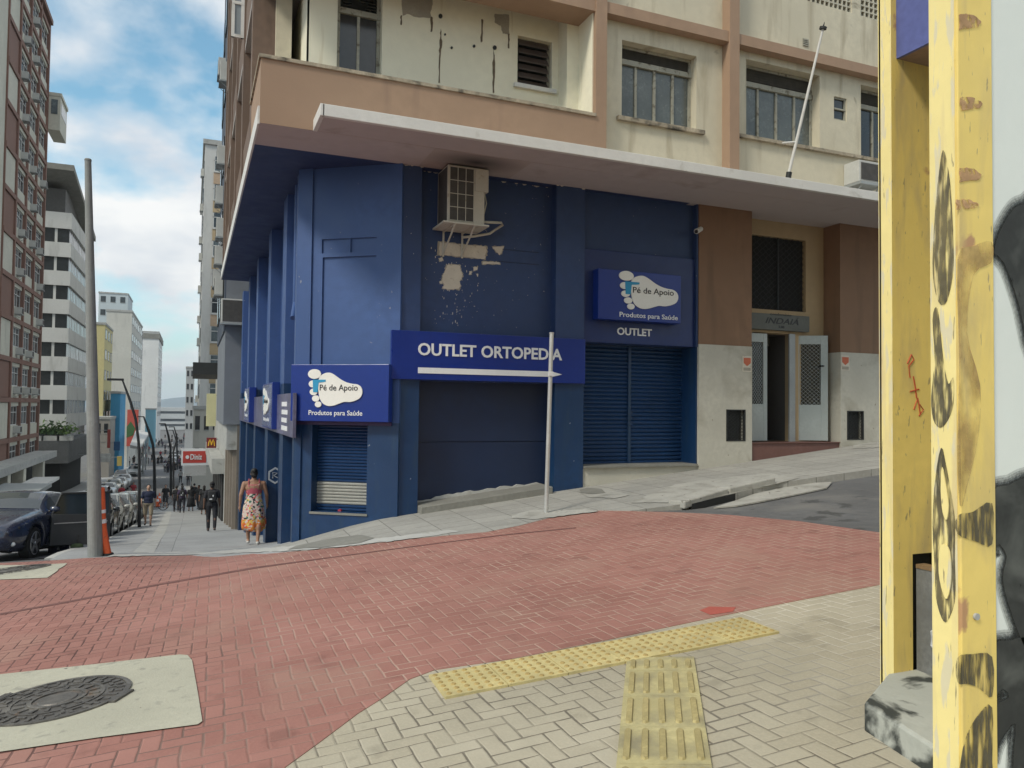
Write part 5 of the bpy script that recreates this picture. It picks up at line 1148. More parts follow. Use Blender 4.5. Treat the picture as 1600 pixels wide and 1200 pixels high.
def signboard(lab, px0, py0, px1, py1, y, mat, extra=None, thick=.25, cat='sign', name='shop_sign', wallx=None):
    a = fy(px0, py0, y); b = fy(px1, py1, y); t = thing(name, lab, cat, (b.x, y, b.z)); m = MB(); m.box(a.x, b.x, y, y+thick, b.z, a.z); m.build('board', mat, t, bevel=.01)
    if wallx is not None: m = MB(); m.box(min(b.x, wallx), max(a.x, wallx) if wallx < a.x else wallx, y+.08, y+.13, a.z-.12, a.z-.06); m.build('bracket', m_gmetal, t)
    return t, a, b
signboard('white shop sign on the left beyond the big grey pole', 151, 709, 172, 722, 98, m_tile, wallx=-12)
signboard('small red vertical shop sign beside the blue shop', 168, 671, 172, 700, 100, M('dull_red_sign', (.35, .06, .05), .6), wallx=-12)
signboard('dark blue hanging shop sign in front of the blue shop', 178, 690, 187, 704, 105, M('dull_blue_sign', (.03, .12, .28), .6), wallx=-12)
signboard('small yellow sign low on the left pavement', 183, 713, 190, 728, 90, M('dull_yellow_sign', (.45, .36, .10), .6), wallx=-9)
# far end building and hills
t = thing('terminal_building', 'wide pale concrete building closing the far end of the street', 'building', (-15, 425, G(0, 425)))
x0, x1 = px_x(243, 420), px_x(296, 420)+25; zt = fy(265, 637, 420).z; zb_ = G(0, 420)
m = MB()
for a, b in ((0, .16), (.27, .50), (.62, .74), (.84, 1.0)): m.box(x0, x1, 420, 440, lerp(zb_, zt, 1-b), lerp(zb_, zt, 1-a))
m.build('concrete_band', M('far_concrete', (.50, .52, .52), .85, .1, .1), t); m = MB(); m.box(x0+.5, x1-.5, 421, 439, zb_, zt-.5); m.build('window_band', M('far_glass', (.14, .16, .18), .4, .3, .2), t)
hv, hf = [], []; n = 60
for i in range(n+1):
    x = -1700+i*60; h = 12+40*max(0, math.sin(i*.35)+.5*math.sin(i*.9+1))+8*math.sin(i*2.1)
    hv += [(x, 3600, -12), (x, 3700, -12+h+25), (x, 4200, -12)]
for i in range(n): a = 3*i; hf += [(a, a+3, a+4, a+1), (a+1, a+4, a+5, a+2)]
struct(MB().add(hv, hf).build('hills', M('far_hill', (.13, .19, .23), .9, .3, .01), origin=(0, 3600, -12)))
# ---------------------------------------------------------------- right side of the downhill street
m_slate = M('slate_blue_wall', (.055, .07, .10), .7, .15, .5)
m_rgrey = M('grey_side_wall', (.17, .185, .21), .8, .1, .6)
t = thing('slate_building', 'tall slate grey building with air conditioners just beyond the blue corner building', 'building', (5, 33, G(2, 33)))
m = MB(); m.box(1.03, 12, 28.78, 37, .9, 23); m.build('wall', m_rgrey, t)
m = MB(); m.box(.99, 1.029, 28.8, 36.9, 4.2, 23); m.build('side_wall', m_slate, t)
FS = frame(.99, 0, -90)
for k in range(6):
    for y in (29.6, 32.4, 35): 
        m = MB(FS); z = 5.0+k*2.95; m.box(-y-1.2, -y, -.04, -.001, z, z+1.4); o = m.build('window', m_iron, t); m = MB(FS); m.box(-y-1.12, -y-.08, -.05, -.041, z+.08, z+1.32); m.build('pane', m_lgl, o)
m = MB(); m.prismX([(28.9, fy(374, 561, 28.9).z), (33.5, 2.6), (33.5, 1.5), (28.9, fy(374, 659, 28.9).z)], 1.2, 1.6); m.build('white_panel', m_tile, t)
m = MB(); m.box(1.5, 12, 28.8, 37, -5, .88); m.build('lower_wall', M('brown_grey_front', (.16, .14, .12), .7, .2, 1), t)
m = MB(); m.box(1.15, 1.5, 28.9, 40, .0, .9); m.build('fascia', m_conc, t)
for y in (29.3, 31.4, 33.6, 35.6): m = MB(); m.box(1.44, 1.499, y, y+1.4, -4.2, -.5); m.build('shop_window', m_lgl, t)
for y in (29.0, 31.0, 33.2, 35.3): m = MB(); m.box(1.38, 1.55, y, y+.25, -5, -.001); m.build('pilaster', M('tan_pilaster', (.26, .22, .18), .8, .1, 1), t)
grp = 'air conditioners on the slate grey building'
for i, (y, z) in enumerate([(29.4, 13.2), (30.8, 10.6), (32.0, 9.4), (29.6, 7.6), (31.2, 6.9), (33, 6.3), (30.2, 5.6), (32.4, 14.6)]):
    dup(aca, (.95, y, z), math.radians(-90), f'air conditioner on the slate grey building wall, {["second highest", "third from the top", "fourth from the top", "fifth from the top", "sixth from the top", "next to lowest", "lowest", "highest"][i]} of its column', grp, .8)
t = thing('low_shop_building', 'low grey building with dark slatted front and a black awning over the pavement', 'building', (4, 45, G(2, 45)))
m = MB(); m.box(1.45, 10, 37.02, 56, -6, 3.4); m.build('wall', m_conc, t)
m = MB(); m.prismX([(38.5, 3.55), (42.5, 3.35), (42.5, 2.9), (38.5, 3.0)], .0, 1.448); m.build('awning', m_iron, t)
m = MB(); 
for i in range(9): m.box(1.3, 1.445, 37.3+i*.42, 37.5+i*.42, .4, 2.5)
m.build('slats', m_iron, t)
m = MB(); m.box(.9, 1.44, 38, 55, -1.6, -.9); m.build('shop_awning', m_conc, t)
for i in range(6): m = MB(); m.box(1.38, 1.444, 38.2+i*2.9, 40.3+i*2.9, -5.5, -1.7); m.build('shop_opening', m_dark, t)
t, a, b = signboard('red and white hanging sign reading Diniz over the right pavement', 286, 705, 322, 723, 55, M('sign_red', (.52, .055, .04), .5), wallx=1.45)
m = MB(); text_mesh(m, 'Diniz', ID, lerp(a.x, b.x, .32), lerp(a.x, b.x, .82), lerp(b.z, a.z, .28), lerp(b.z, a.z, .75), 54.99, .02, .02); m.build('lettering', m_white, t)
m = MB(); disc(m, lerp(a.x, b.x, .19), lerp(b.z, a.z, .5), .11, .12, 54.99, ID, .02); m.build('emblem', m_white, t)
m = MB(); m.box(a.x-.1, b.x+.15, 55.02, 55.2, b.z-.16, a.z+.16); m.build('backing_board', m_white, t)
t, a, b = signboard('dark red square sign with a yellow M over the right pavement', 323, 684, 338, 700, 46, M('sign_dark_red', (.16, .015, .015), .5), wallx=1.45)
m = MB(); cxm = (a.x+b.x)/2; w2 = (b.x-a.x)*.30; z0, z1 = lerp(b.z, a.z, .2), lerp(b.z, a.z, .82)
for s_ in (-1, 1): m.tube([(cxm+s_*w2+s_*w2*.12*(1-math.cos(q))-(s_*w2 if q > 1.57 else 0)*0, 45.98, 0) for q in ()] or [(cxm+s_*w2*1.05, 45.98, z0), (cxm+s_*w2*.85, 45.98, lerp(z0, z1, .65)), (cxm+s_*w2*.55, 45.98, z1), (cxm+s_*w2*.25, 45.98, lerp(z0, z1, .65)), (cxm, 45.98, lerp(z0, z1, .15))], .028, 6)
m.build('letter_m', M('sign_yellow', (.75, .45, .03), .5), t)
signboard('pale yellow vertical sign above the dark red sign', 323, 615, 337, 666, 49, M('pale_yellow_sign', (.55, .52, .30), .6), wallx=1.45)
signboard('long cream shop board under the Diniz sign', 287, 727, 322, 743, 57, m_fascia, wallx=1.45)
# beige tower
t = thing('beige_tower', 'tall white and beige apartment tower on the right side of the downhill street', 'building', (4, 92, G(2, 90)))
zt = fy(314, 224, 87).z
m = MB(); m.box(.7, 9, 87, 120, -9, zt); m.build('wall', m_tile, t)
m = MB(); m.box(.5, 9.2, 86.8, 120.2, zt, zt+.5); m.build('roof', m_conc, t)
m_bg = M('beige_panels', (.43, .33, .20), .8, .1, .5); m_bd = M('beige_dull', (.45, .33, .23), .8, .1, .5)
for k in range(12):
    z = zt-1.2-k*3.03
    m = MB(); m.box(1.6, 8.5, 86.92, 86.999, z-2.95, z-1.75); m.build('panel', m_bg if k % 5 else m_bd, t)
    m = MB(); m.box(1.6, 8.5, 86.85, 86.999, z-1.74, z-1.55)
    for x in (1.6, 3.3, 5, 6.7): m.box(x, x+.12, 86.9, 86.999, z-1.55, z)
    m.box(1.6, 8.5, 86.9, 86.998, z-.5, z-.42)
    o = m.build('window', m_tile, t); m = MB(); m.box(1.6, 8.5, 86.96, 86.9985, z-1.55, z); m.build('pane', random.choice([m_lgl, m_lgl2]), o)
    for y in (89, 93, 97, 101, 105): m = MB(); m.box(.64, .699, y, y+1.6, z-1.5, z); m.build('side_window', m_lgl, t)
for k in range(12):
    dup(aca, (.66, 88.6+(k % 3)*3.1, zt-3.1-k*3.03), math.radians(-90), 'small air conditioner on the street side of the beige tower', 'air conditioners on the beige tower', .9)
t, (x0, x1, zt_, z0_) = block('far_right_building', 'grey building past the beige tower at the right of the street', 290, 303, 190, 30, 575, (.42, .43, .43), 2)
t, _ = block('right_arcade_building', 'cream low building with open balconies below the beige tower', 303, 345, 78, 8, 640, (.50, .48, .42), 3)
# ---------------------------------------------------------------- street furniture
a = Vector((*gp(150, 869), 0)); z = G(a.x, a.y); Yp = a.y
tp = fy(137.5, 251, Yp); m_pole = M('weathered_grey_pole', (.25, .26, .25), .75, .15, 2, .2, 30, streak=((.12, .12, .11), .5, .8, (8, 8, .5)))
pole = thing('concrete_pole', 'tall tapering grey pole standing at the edge of the red paving', 'pole', (a.x, a.y, z))
m = MB(); m.cone((a.x, a.y, z-.2), (tp.x, tp.y, tp.z), .125, .052, 20); m.build('shaft', m_pole, pole, smooth=False)
m = MB(); m.cone((tp.x, tp.y, tp.z), (tp.x, tp.y, tp.z+.03), .06, .05, 16); m.build('cap', m_concd, pole)
a = gp(157, 869); bz = G(*a); D = a[1]/1.13; h = 106/1200*D
bo = thing('flexible_bollard', 'bent orange plastic bollard with white bands right beside the big grey pole', 'bollard', (a[0]+.02, a[1]+.1, bz))
bx, by = a[0]+.05, a[1]+.1; m_org = M('orange_plastic', (.72, .115, .03), .5, .12, 4, spots=[((.3, .08, .04), .65, .75, 9)])
def bend(t): return (bx+.11*(1-t)**2.2-.06, by, bz+h*t)
def seg(t0, t1, r, name, mat):
    m = MB(); m.tube([bend(t0+(t1-t0)*i/5) for i in range(6)], r, 12); m.build(name, mat, bo, smooth=False)
seg(0, .97, [.065, .058, .05, .05, .052, .04], 'post', m_org); seg(.62, .67, .056, 'white_band', m_white); seg(.47, .53, .055, 'white_band', m_white)
m = MB(); m.cone(bend(.97), bend(1.0), .045, .028, 12); m.build('top_loop', m_org, bo)
m = MB(); m.cone((bx+.05, by, bz), (bx+.05, by, bz+.03), .10, .09, 14); m.build('foot', m_rubber, bo)
m_lamp = M('black_lamp_metal', (.018, .018, .02), .5, .2, 3)
def lamp(lab, px, pyb, y, pts, r=.07):
    b = fy(px, pyb, y); zg = min(G(b.x, y)-drop(b.x, y), b.z) ; t = thing('street_lamp', lab, 'street lamp', (b.x, y, zg), 'black street lamps along the downhill street')
    P = [(b.x, y, zg)]+[tuple(fy(*p, y)) for p in pts]
    m = MB(); m.tube(P, [r]+[r*.8]*(len(P)-2)+[r*.45], 8); m.build('pole', m_lamp, t, smooth=False)
    e = Vector(P[-1]); m = MB(); m.box(e.x-.55, e.x+.06, y-.12, y+.12, e.z-.05, e.z+.04); m.build('lamp_head', m_lamp, t, bevel=.02); return t
lamp('nearest black street lamp, leaning left over the parked cars', 218, 815, 35.5, [(217.5, 720), (216.5, 690), (212, 655), (203, 625), (191, 593)])
lamp('second black street lamp, in the middle of the downhill road view', 242, 768, 82, [(241, 720), (239, 695), (232, 672), (224.5, 651)], .16)
lamp('third black street lamp at the edge of the right pavement', 267, 775, 84, [(267, 730), (266.5, 700), (263, 680), (258, 662)], .13)
lamp('fourth black street lamp just right of the third', 271, 770, 95, [(271, 735), (271, 705), (277, 685), (272, 667)], .12)
lamp('farthest black street lamp on the right pavement', 277, 745, 140, [(277, 715), (276, 690), (270, 672)], .16)
# orange barriers and posts on the pavement
for i, (px, py) in enumerate([(246, 792), (249, 786)]):
    a = gp(px, py); t = thing('traffic_cone', ['nearer orange barrier cone on the pavement behind the man in navy', 'farther orange barrier cone on the pavement edge'][i], 'cone', (a[0], a[1], G(*a)))
    m = MB(); m.box(a[0]-.22, a[0]+.22, a[1]-.2, a[1]+.2, G(*a)-.01, G(*a)+.04); m.build('base', m_rubber, t); m = MB(); m.cone((a[0], a[1], G(*a)+.03), (a[0], a[1], G(*a)+.85), .16, .03, 12); m.build('cone_body', m_org, t); m = MB(); m.cone((a[0], a[1], G(*a)+.42), (a[0], a[1], G(*a)+.58), .106, .078, 12); m.build('white_band', m_white, t)
# ---------------------------------------------------------------- cars
def gcol(name, col, **k): return M(name, col, .28, .03, 2, coat=.8, coord='O', spec=.6, **k)
m_chrome = M('wheel_alloy', (.45, .45, .46), .3, .1, 5, metal=.8, coord='O'); m_cgl = M('car_glass', (.035, .045, .05), .06, .2, 1, spec=.9, coord='O')
m_lampg = M('headlight_glass', (.45, .47, .48), .12, .3, 9, spec=.9, coord='O'); m_trim = M('car_trim_black', (.016, .016, .017), .5, .2, 4, coord='O'); m_tail = M('tail_light_red', (.3, .02, .015), .2, coord='O')
SED = [(0, .62, .34, .56, .60, .52), (.02, .76, .22, .64, .69, .62), (.06, .84, .18, .71, .78, .68), (.14, .885, .17, .79, .87, .72), (.24, .90, .17, .875, .955, .73), (.30, .90, .17, .91, 1.0, .72), (.375, .90, .17, .925, 1.24, .64), (.44, .90, .17, .93, 1.39, .59), (.53, .90, .17, .935, 1.43, .585), (.64, .90, .17, .945, 1.42, .585), (.73, .90, .17, .955, 1.36, .59), (.82, .895, .17, .96, 1.18, .64), (.885, .885, .18, .965, 1.04, .69), (.95, .86, .22, .95, 1.0, .70), (.985, .80, .28, .90, .94, .66), (1, .70, .36, .82, .86, .58)]
HAT = [(0, .62, .34, .60, .64, .52), (.02, .76, .22, .70, .75, .62), (.07, .84, .18, .78, .86, .68), (.16, .885, .17, .87, .96, .72), (.24, .90, .17, .92, 1.02, .72), (.33, .90, .17, .95, 1.30, .64), (.42, .90, .17, .96, 1.49, .59), (.55, .90, .17, .97, 1.53, .585), (.70, .90, .17, .98, 1.52, .585), (.85, .895, .17, .99, 1.45, .59), (.92, .88, .18, .99, 1.30, .61), (.965, .86, .22, .98, 1.08, .64), (.99, .80, .28, .92, .96, .64), (1, .74, .36, .85, .88, .58)]
def make_car(name, label, tab, paint, Lc=4.5, Wk=1.0, Hk=1.0, open_door=False, detail=True):
    t = thing(name, label, 'car', (0, 0, 0)); O[t.name] = Vector((0, 0, 0))
    def row(s):
        for a, b in zip(tab, tab[1:]):
            if s <= b[0]: f = (s-a[0])/(b[0]-a[0]); return [lerp(p, q, f) for p, q in zip(a, b)]
        return list(tab[-1])
    def half(s):
        _, w_, zb_, bl, tp, wt = row(s); w_ *= Wk; wt *= Wk; zb_ *= Hk; bl *= Hk; tp *= Hk
        return [(0, zb_), (w_*.86, zb_), (w_*.97, zb_+.1), (w_*1.0, (zb_+bl)/2), (w_*.985, bl-.06), (w_*.955, bl), (lerp(w_*.955, wt, .93), lerp(bl, tp, .86)), (wt*.9, lerp(bl, tp, .965)), (wt*.5, tp), (0, tp+.012)]
    def S(s, k, side=1, off=0):
        h = half(s); i = min(int(k), 8); f = k-i; p = (lerp(h[i][0], h[i+1][0], f), lerp(h[i][1], h[i+1][1], f)); dx, dz = h[i+1][0]-h[i][0], h[i+1][1]-h[i][1]; l_ = math.hypot(dx, dz) or 1
        return Vector((side*(p[0]+off*dz/l_), -Lc/2+s*Lc+(-off*.5 if s < .4 else 0), p[1]-off*dx/l_))
    ss_ = sorted({r[0] for r in tab} | {i/28 for i in range(1, 28)})
    rings = [[S(s, k) for k in range(10)]+[S(s, k, -1) for k in range(8, 0, -1)] for s in ss_]
    m = MB(); m.loft(rings); body = m.build('body', [paint, m_trim], t, smooth=True)
    wb = Lc*.605; fa = -Lc/2+Lc*.19; axles = (fa, fa+wb); wr = .33
    # wheel arches
    cut = MB()
    for y in axles:
        for s_ in (1, -1): cut.cone((s_*.62*Wk, y, wr), (s_*1.1*Wk, y, wr), wr+.055, wr+.055, 28)
    co = cut.build('cutter', m_trim, t); bo_ = body.modifiers.new('b', 'BOOLEAN'); bo_.object = co; bo_.solver = 'EXACT'; bpy.context.view_layer.update(); bake(body); cm = co.data; bpy.data.objects.remove(co); bpy.data.meshes.remove(cm)
    body.data.materials.clear(); body.data.materials.append(paint); body.data.materials.append(m_trim)
    for p in body.data.polygons: p.material_index = 1 if p.center.z < .22 else 0
    def patch_(name, s0, s1, k0, k1, mat, par, off=.006, both=False, ns=8, nk=3, cross=False):
        m = MB()
        for side in ((1, -1) if both else (1,)):
            if cross:      # across the whole width over the top
                ks = [k0+(9-k0)*i/nk for i in range(nk+1)]; R_ = lambda s: [S(s, k, 1, off) for k in ks]+[S(s, k, -1, off) for k in ks[::-1][1:]]
            else: ks = [k0+(k1-k0)*i/nk for i in range(nk+1)]; R_ = lambda s: [S(s, k, side, off) for k in ks]
            rr = [R_(lerp(s0, s1, i/ns)) for i in range(ns+1)]; n = len(rr[0])
            m.add([v for r in rr for v in r], [(i*n+j, i*n+j+1, (i+1)*n+j+1, (i+1)*n+j) for i in range(ns) for j in range(n-1)])
            if cross: break
        return m.build(name, mat, par, smooth=True)
    sc = tab[5][0] if tab is SED else tab[4][0]; sr = tab[7][0] if tab is SED else tab[6][0]; se = tab[10][0] if tab is SED else tab[9][0]; sx = tab[12][0] if tab is SED else tab[11][0]
    patch_('windscreen', sc+.008, sr-.008, 6.3, 9, m_cgl, t, cross=True); patch_('rear_window', se+.012, sx-.012, 6.3, 9, m_cgl, t, cross=True)
    mid = (sr+se)/2
    for s0, s1 in ((sc+.055, mid-.01), (mid+.01, se+.03)): 
        for sd_ in (1, -1):
            m = MB(); ks = [5.12, 5.5, 5.88]; rr = []
            for i in range(9):
                s = lerp(s0, s1, i/8); rr.append([S(s, k, sd_, .006) for k in ks])
            m.add([v for r in rr for v in r], [(i*3+j, i*3+j+1, (i+1)*3+j+1, (i+1)*3+j) for i in range(8) for j in range(2)]); m.build('side_window', m_cgl, t, smooth=True)
    for s_ in (1, -1):
        m = MB(); pts = [S(.012+.008*0, 4.6, s_, .004), S(.10, 4.75, s_, .004), S(.115, 4.35, s_, .004), S(.05, 3.9, s_, .004), S(.012, 3.9, s_, .004)]
        m.add(pts+[p+Vector((-s_*.03, .04, 0)) for p in pts], [(0, 1, 2, 3, 4)]+[(i, (i+1) % 5, 5+(i+1) % 5, 5+i) for i in range(5)]); hl = m.build('headlight', m_lampg, t)
        c = (pts[0]+pts[2]+pts[3])/3; m = MB(); m.ell(c+Vector((s_*.004, -.004, 0)), (.045, .045, .045), 10, 6); m.build('lens', m_trim, hl)
        m = MB(); pts = [S(.985, 4.8, s_, .01), S(.93, 4.8, s_, .008), S(.93, 3.9, s_, .008), S(.985, 3.9, s_, .01)]; m.add(pts, [(0, 1, 2, 3)]); m.build('tail_light', m_tail, t)
        p = S(sc+.05, 5.2, s_); m = MB(); m.ell(p+Vector((s_*.12, -.02, .05)), (.11, .06, .07), 12, 8); mi = m.build('mirror', paint, t, smooth=True); m = MB(); m.cone(p, p+Vector((s_*.08, -.01, .03)), .025, .02, 6); m.build('mirror_arm', m_trim, mi)
        m = MB(); m.ell(S(.03, 2.2, s_, 0), (.055, .03, .045), 10, 6); m.build('fog_lamp', m_lampg, t)
    m = MB(); yF = S(0, 3)[1]; 
    m.prismY([(-.32*Wk, .50*Hk), (.32*Wk, .50*Hk), (.40*Wk, .60*Hk), (-.40*Wk, .60*Hk)], yF-.012, yF+.1); m.prismY([(-.45*Wk, .24), (.45*Wk, .24), (.38*Wk, .38), (-.38*Wk, .38)], yF-.005, yF+.15); m.build('grille', m_trim, t)
    m = MB(); m.box(-.24, .24, yF-.025, yF-.006, .40, .49); m.build('number_plate', m_acp, t)
    for y in axles:
        for s_ in (1, -1):
            x1 = s_*.88*Wk; m = MB(); m.cone((x1-s_*.2, y, wr), (x1, y, wr), wr, wr-.012, 28); tw = m.build('wheel', m_rubber, t, bevel=.02)
            m = MB(); m.cone((x1-s_*.05, y, wr), (x1+s_*.004, y, wr), .225, .235, 28)
            m2 = MB()
            for i in range(5):
                a = 2*math.pi*i/5+.3; ca, sa = math.cos(a), math.sin(a); rr = [(-.045, .03), (.045, .03), (.03, .225), (-.03, .225)]
                pts = [(x1+s_*.012, y+r*ca-q*sa, wr+r*sa+q*ca) for q, r in rr]; m2.add(pts+[(x-s_*.02, yy, zz_) for x, yy, zz_ in pts], [(0,1,2,3),(0,1,5,4),(1,2,6,5),(2,3,7,6),(3,0,4,7)])
            m2.cone((x1-s_*.02, y, wr), (x1+s_*.02, y, wr), .05, .04, 12)
            rb = m.build('rim_well', m_trim, tw); m2.build('rim_spokes', m_chrome, tw)
            m = MB(); n = 28; vs = [(x1+s_*(.006 if j else .012), y+r*math.cos(2*math.pi*i/n), wr+r*math.sin(2*math.pi*i/n)) for j, r in enumerate((.215, .24)) for i in range(n)]; m.add(vs, [(i, (i+1) % n, n+(i+1) % n, n+i) for i in range(n)]); m.build('rim_ring', m_chrome, tw)
    for s_ in (1, -1):   # door seams, handles
        m = MB()
        for s in ((sc+.035) if not open_door else mid, mid, se+.01): m.tube([S(s, k, s_, .0015) for k in (2.2, 3, 4, 4.9)], .004, 4)
        m.build('door_seam', m_trim, t); 
        m = MB()
        for s in (mid-.05, se-.02): q = S(s, 4.1, s_, .015); m.box(q.x-.012, q.x+.012, q.y-.08, q.y+.08, q.z-.012, q.z+.012)
        m.build('door_handle', m_trim, t)
    return t, S, mid, sc
m_bmw = gcol('dark_blue_car_paint', (.012, .018, .045)); m_bgrey = M('door_inner_grey', (.035, .036, .038), .6, .2, 2, coord='O')
def place(t, x, y, deg, lab=None):
    z = G(x, y)-drop(x, y); t.rotation_mode = 'XYZ'; sl_ = math.atan2((G(x, y-1.5)-drop(x, y-1.5))-(G(x, y+1.5)-drop(x, y+1.5)), 3.0)
    t.location = (x, y, z-.01); t.rotation_euler = (-sl_, 0, math.radians(deg))
    if lab: t['label'] = lab
    return t
bm_, S_, mid_, sc_2 = make_car('parked_car', 'dark blue saloon car with its driver door swung open beside the big pole', SED, m_bmw, 4.62, 1.0, 1.0, True)
# open door: panel hinged behind the front wheel, swung outwards; a dark door gap is left on the body
h_ = S_(sc_2+.035, 3, 1); dl = (mid_-sc_2-.035)*4.62
ang = math.radians(58); dirv = Vector((math.sin(ang), math.cos(ang), 0)); nrm = Vector((dirv.y, -dirv.x, 0))
def DP(l, z, o=0): p = Vector((h_.x, h_.y, 0))+dirv*l+nrm*o; return Vector((p.x, p.y, z))
m = MB(); prof_ = [(0, .24), (dl, .24), (dl*1.02, .5), (dl, .90), (0, .90)]
m.add([DP(l, z, -.03) for l, z in prof_]+[DP(l, z, .06) for l, z in prof_], [tuple(range(5)), tuple(range(5, 10))]+[(i, (i+1) % 5, 5+(i+1) % 5, 5+i) for i in range(5)]); dr = m.build('open_door', m_bgrey, bm_, bevel=.012)
m = MB(); fr_ = [(0.02, .90), (.16, 1.34), (dl*.97, 1.38), (dl, .90)]
m.tube([DP(*p, .0) for p in fr_], .028, 6); m.build('window_frame', m_trim, dr)
m = MB(); m.add([DP(l, z, .0) for l, z in fr_], [(0, 1, 2, 3)]); m.build('pane', m_cgl, dr)
m = MB(); m.tube([DP(.05, .70, .065), DP(dl*.95, .74, .065)], .012, 6); m.build('trim_strip', m_chrome, dr)
m = MB(); q0, q1 = S_(sc_2+.04, 3, 1, .004), S_(mid_-.005, 3, 1, .004); m.add([S_(sc_2+.04, 2.1, 1, .005), S_(mid_-.005, 2.1, 1, .005), S_(mid_-.005, 5, 1, .005), S_(sc_2+.04, 5, 1, .005)], [(0,1,2,3)]); m.build('cabin_opening', m_dark, bm_)
place(bm_, -3.48, 19.9, -12)
c2, *_ = make_car('parked_car', 'black hatchback, first of the parked row behind the bent orange bollard', HAT, gcol('black_car_paint', (.012, .013, .015)), 4.1, .97, 1.0); place(c2, -3.15, 29.3, 0)
c3_, *_ = make_car('parked_car', 'silver beige hatchback parked beside the man in the navy shirt', HAT, gcol('silver_beige_paint', (.36, .35, .31)), 4.2, .98, 1.02); place(c3_, -3.2, 40.0, 0)
c4, *_ = make_car('parked_car', 'white saloon car nearest in the row of white cars on the left side', SED, gcol('white_car_paint', (.62, .63, .63)), 4.5, .98, 1.02); place(c4, -7.4, 66, 0)
place(dup(c3_, (0, 0, 0), 0, 'silver hatchback, second of the parked row, behind the black hatchback'), -3.2, 34.6, 0)
place(dup(c2, (0, 0, 0), 0, 'black hatchback parked behind the silver beige one'), -3.25, 45.6, 0)
place(dup(c3_, (0, 0, 0), 0, 'silver hatchback farthest in the near parked row by the lamp'), -3.3, 51.2, 0)
nums = ['second', 'third', 'fourth', 'fifth', 'sixth', 'seventh']
for i, y in enumerate((72, 78, 84, 90, 96.5, 103)): place(dup(c4 if i != 3 else c3_, (0, 0, 0), 0, f'{"pale silver" if i == 3 else "white"} car, {nums[i]} along the row parked on the left side of the road', None), -7.4+.02*i, y, 0)
for x, y, l_, src in ((-7.6, 125, 'white car driving up the road near the market roof', c4), (-7.9, 134, 'white car following the first one up the road', c4), (-8.3, 112, 'small silver car turning into the road beside the left row', c3_), (-2.6, 165, 'white car far down the road on the right', c4), (-3.0, 150, 'dark car far down the road on the right', c2), (-3.4, 178, 'pale car far down the road behind the white one', c3_)): place(dup(src, (0, 0, 0), 0, l_), x, y, 0)
for o in (c4,): o['group'] = 'parked and moving cars down the street'
for o in C.objects:
    if o.name.startswith('parked_car') and o.parent is None: o['group'] = 'cars parked and moving down the street'
# crate and small trolley on the ground under the open door
a = gp(92, 854); t = thing('crate', 'dark blue crate with a pale mark standing under the open car door', 'crate', (a[0], a[1], G(*a)-drop(*a)))
z = G(*a)-drop(*a); m = MB(); m.box(a[0]-.2, a[0]+.2, a[1]-.15, a[1]+.15, z, z+.30); m.build('body', M('navy_plastic', (.012, .015, .05), .5), t, bevel=.02); m = MB(); m.box(a[0]-.22, a[0]+.22, a[1]-.17, a[1]+.17, z+.27, z+.31); m.build('rim', m_trim, t); m = MB(); m.prismY([(a[0]-.02, z+.08), (a[0]+.04, z+.08), (a[0]+.01, z+.24)], a[1]-.156, a[1]-.151); m.build('mark', m_gmetal, t)
a = gp(120, 856); t = thing('folding_trolley', 'small folding trolley with a green bag on the ground left of the big pole', 'trolley', (a[0], a[1], G(*a)-drop(*a)))
z = G(*a)-drop(*a); m = MB(); m.ell((a[0], a[1], z+.16), (.13, .10, .07), 12, 8); m.build('bag', M('green_bag', (.05, .075, .03), .8), t); m = MB(); m.tube([(a[0]-.2, a[1], z+.05), (a[0]+.2, a[1], z+.05)], .012, 6); m.tube([(a[0], a[1]-.02, z+.05), (a[0]+.02, a[1], z+.42)], .012, 6); m.tube([(a[0]-.05, a[1]-.02, z+.05), (a[0]-.1, a[1], z+.2)], .012, 6); m.build('frame', m_trim, t)
for s_ in (-.18, .18): m = MB(); m.cone((a[0]+s_, a[1]-.02, z+.05), (a[0]+s_, a[1]+.02, z+.05), .05, .05, 12); m.build('wheel', m_rubber, t)
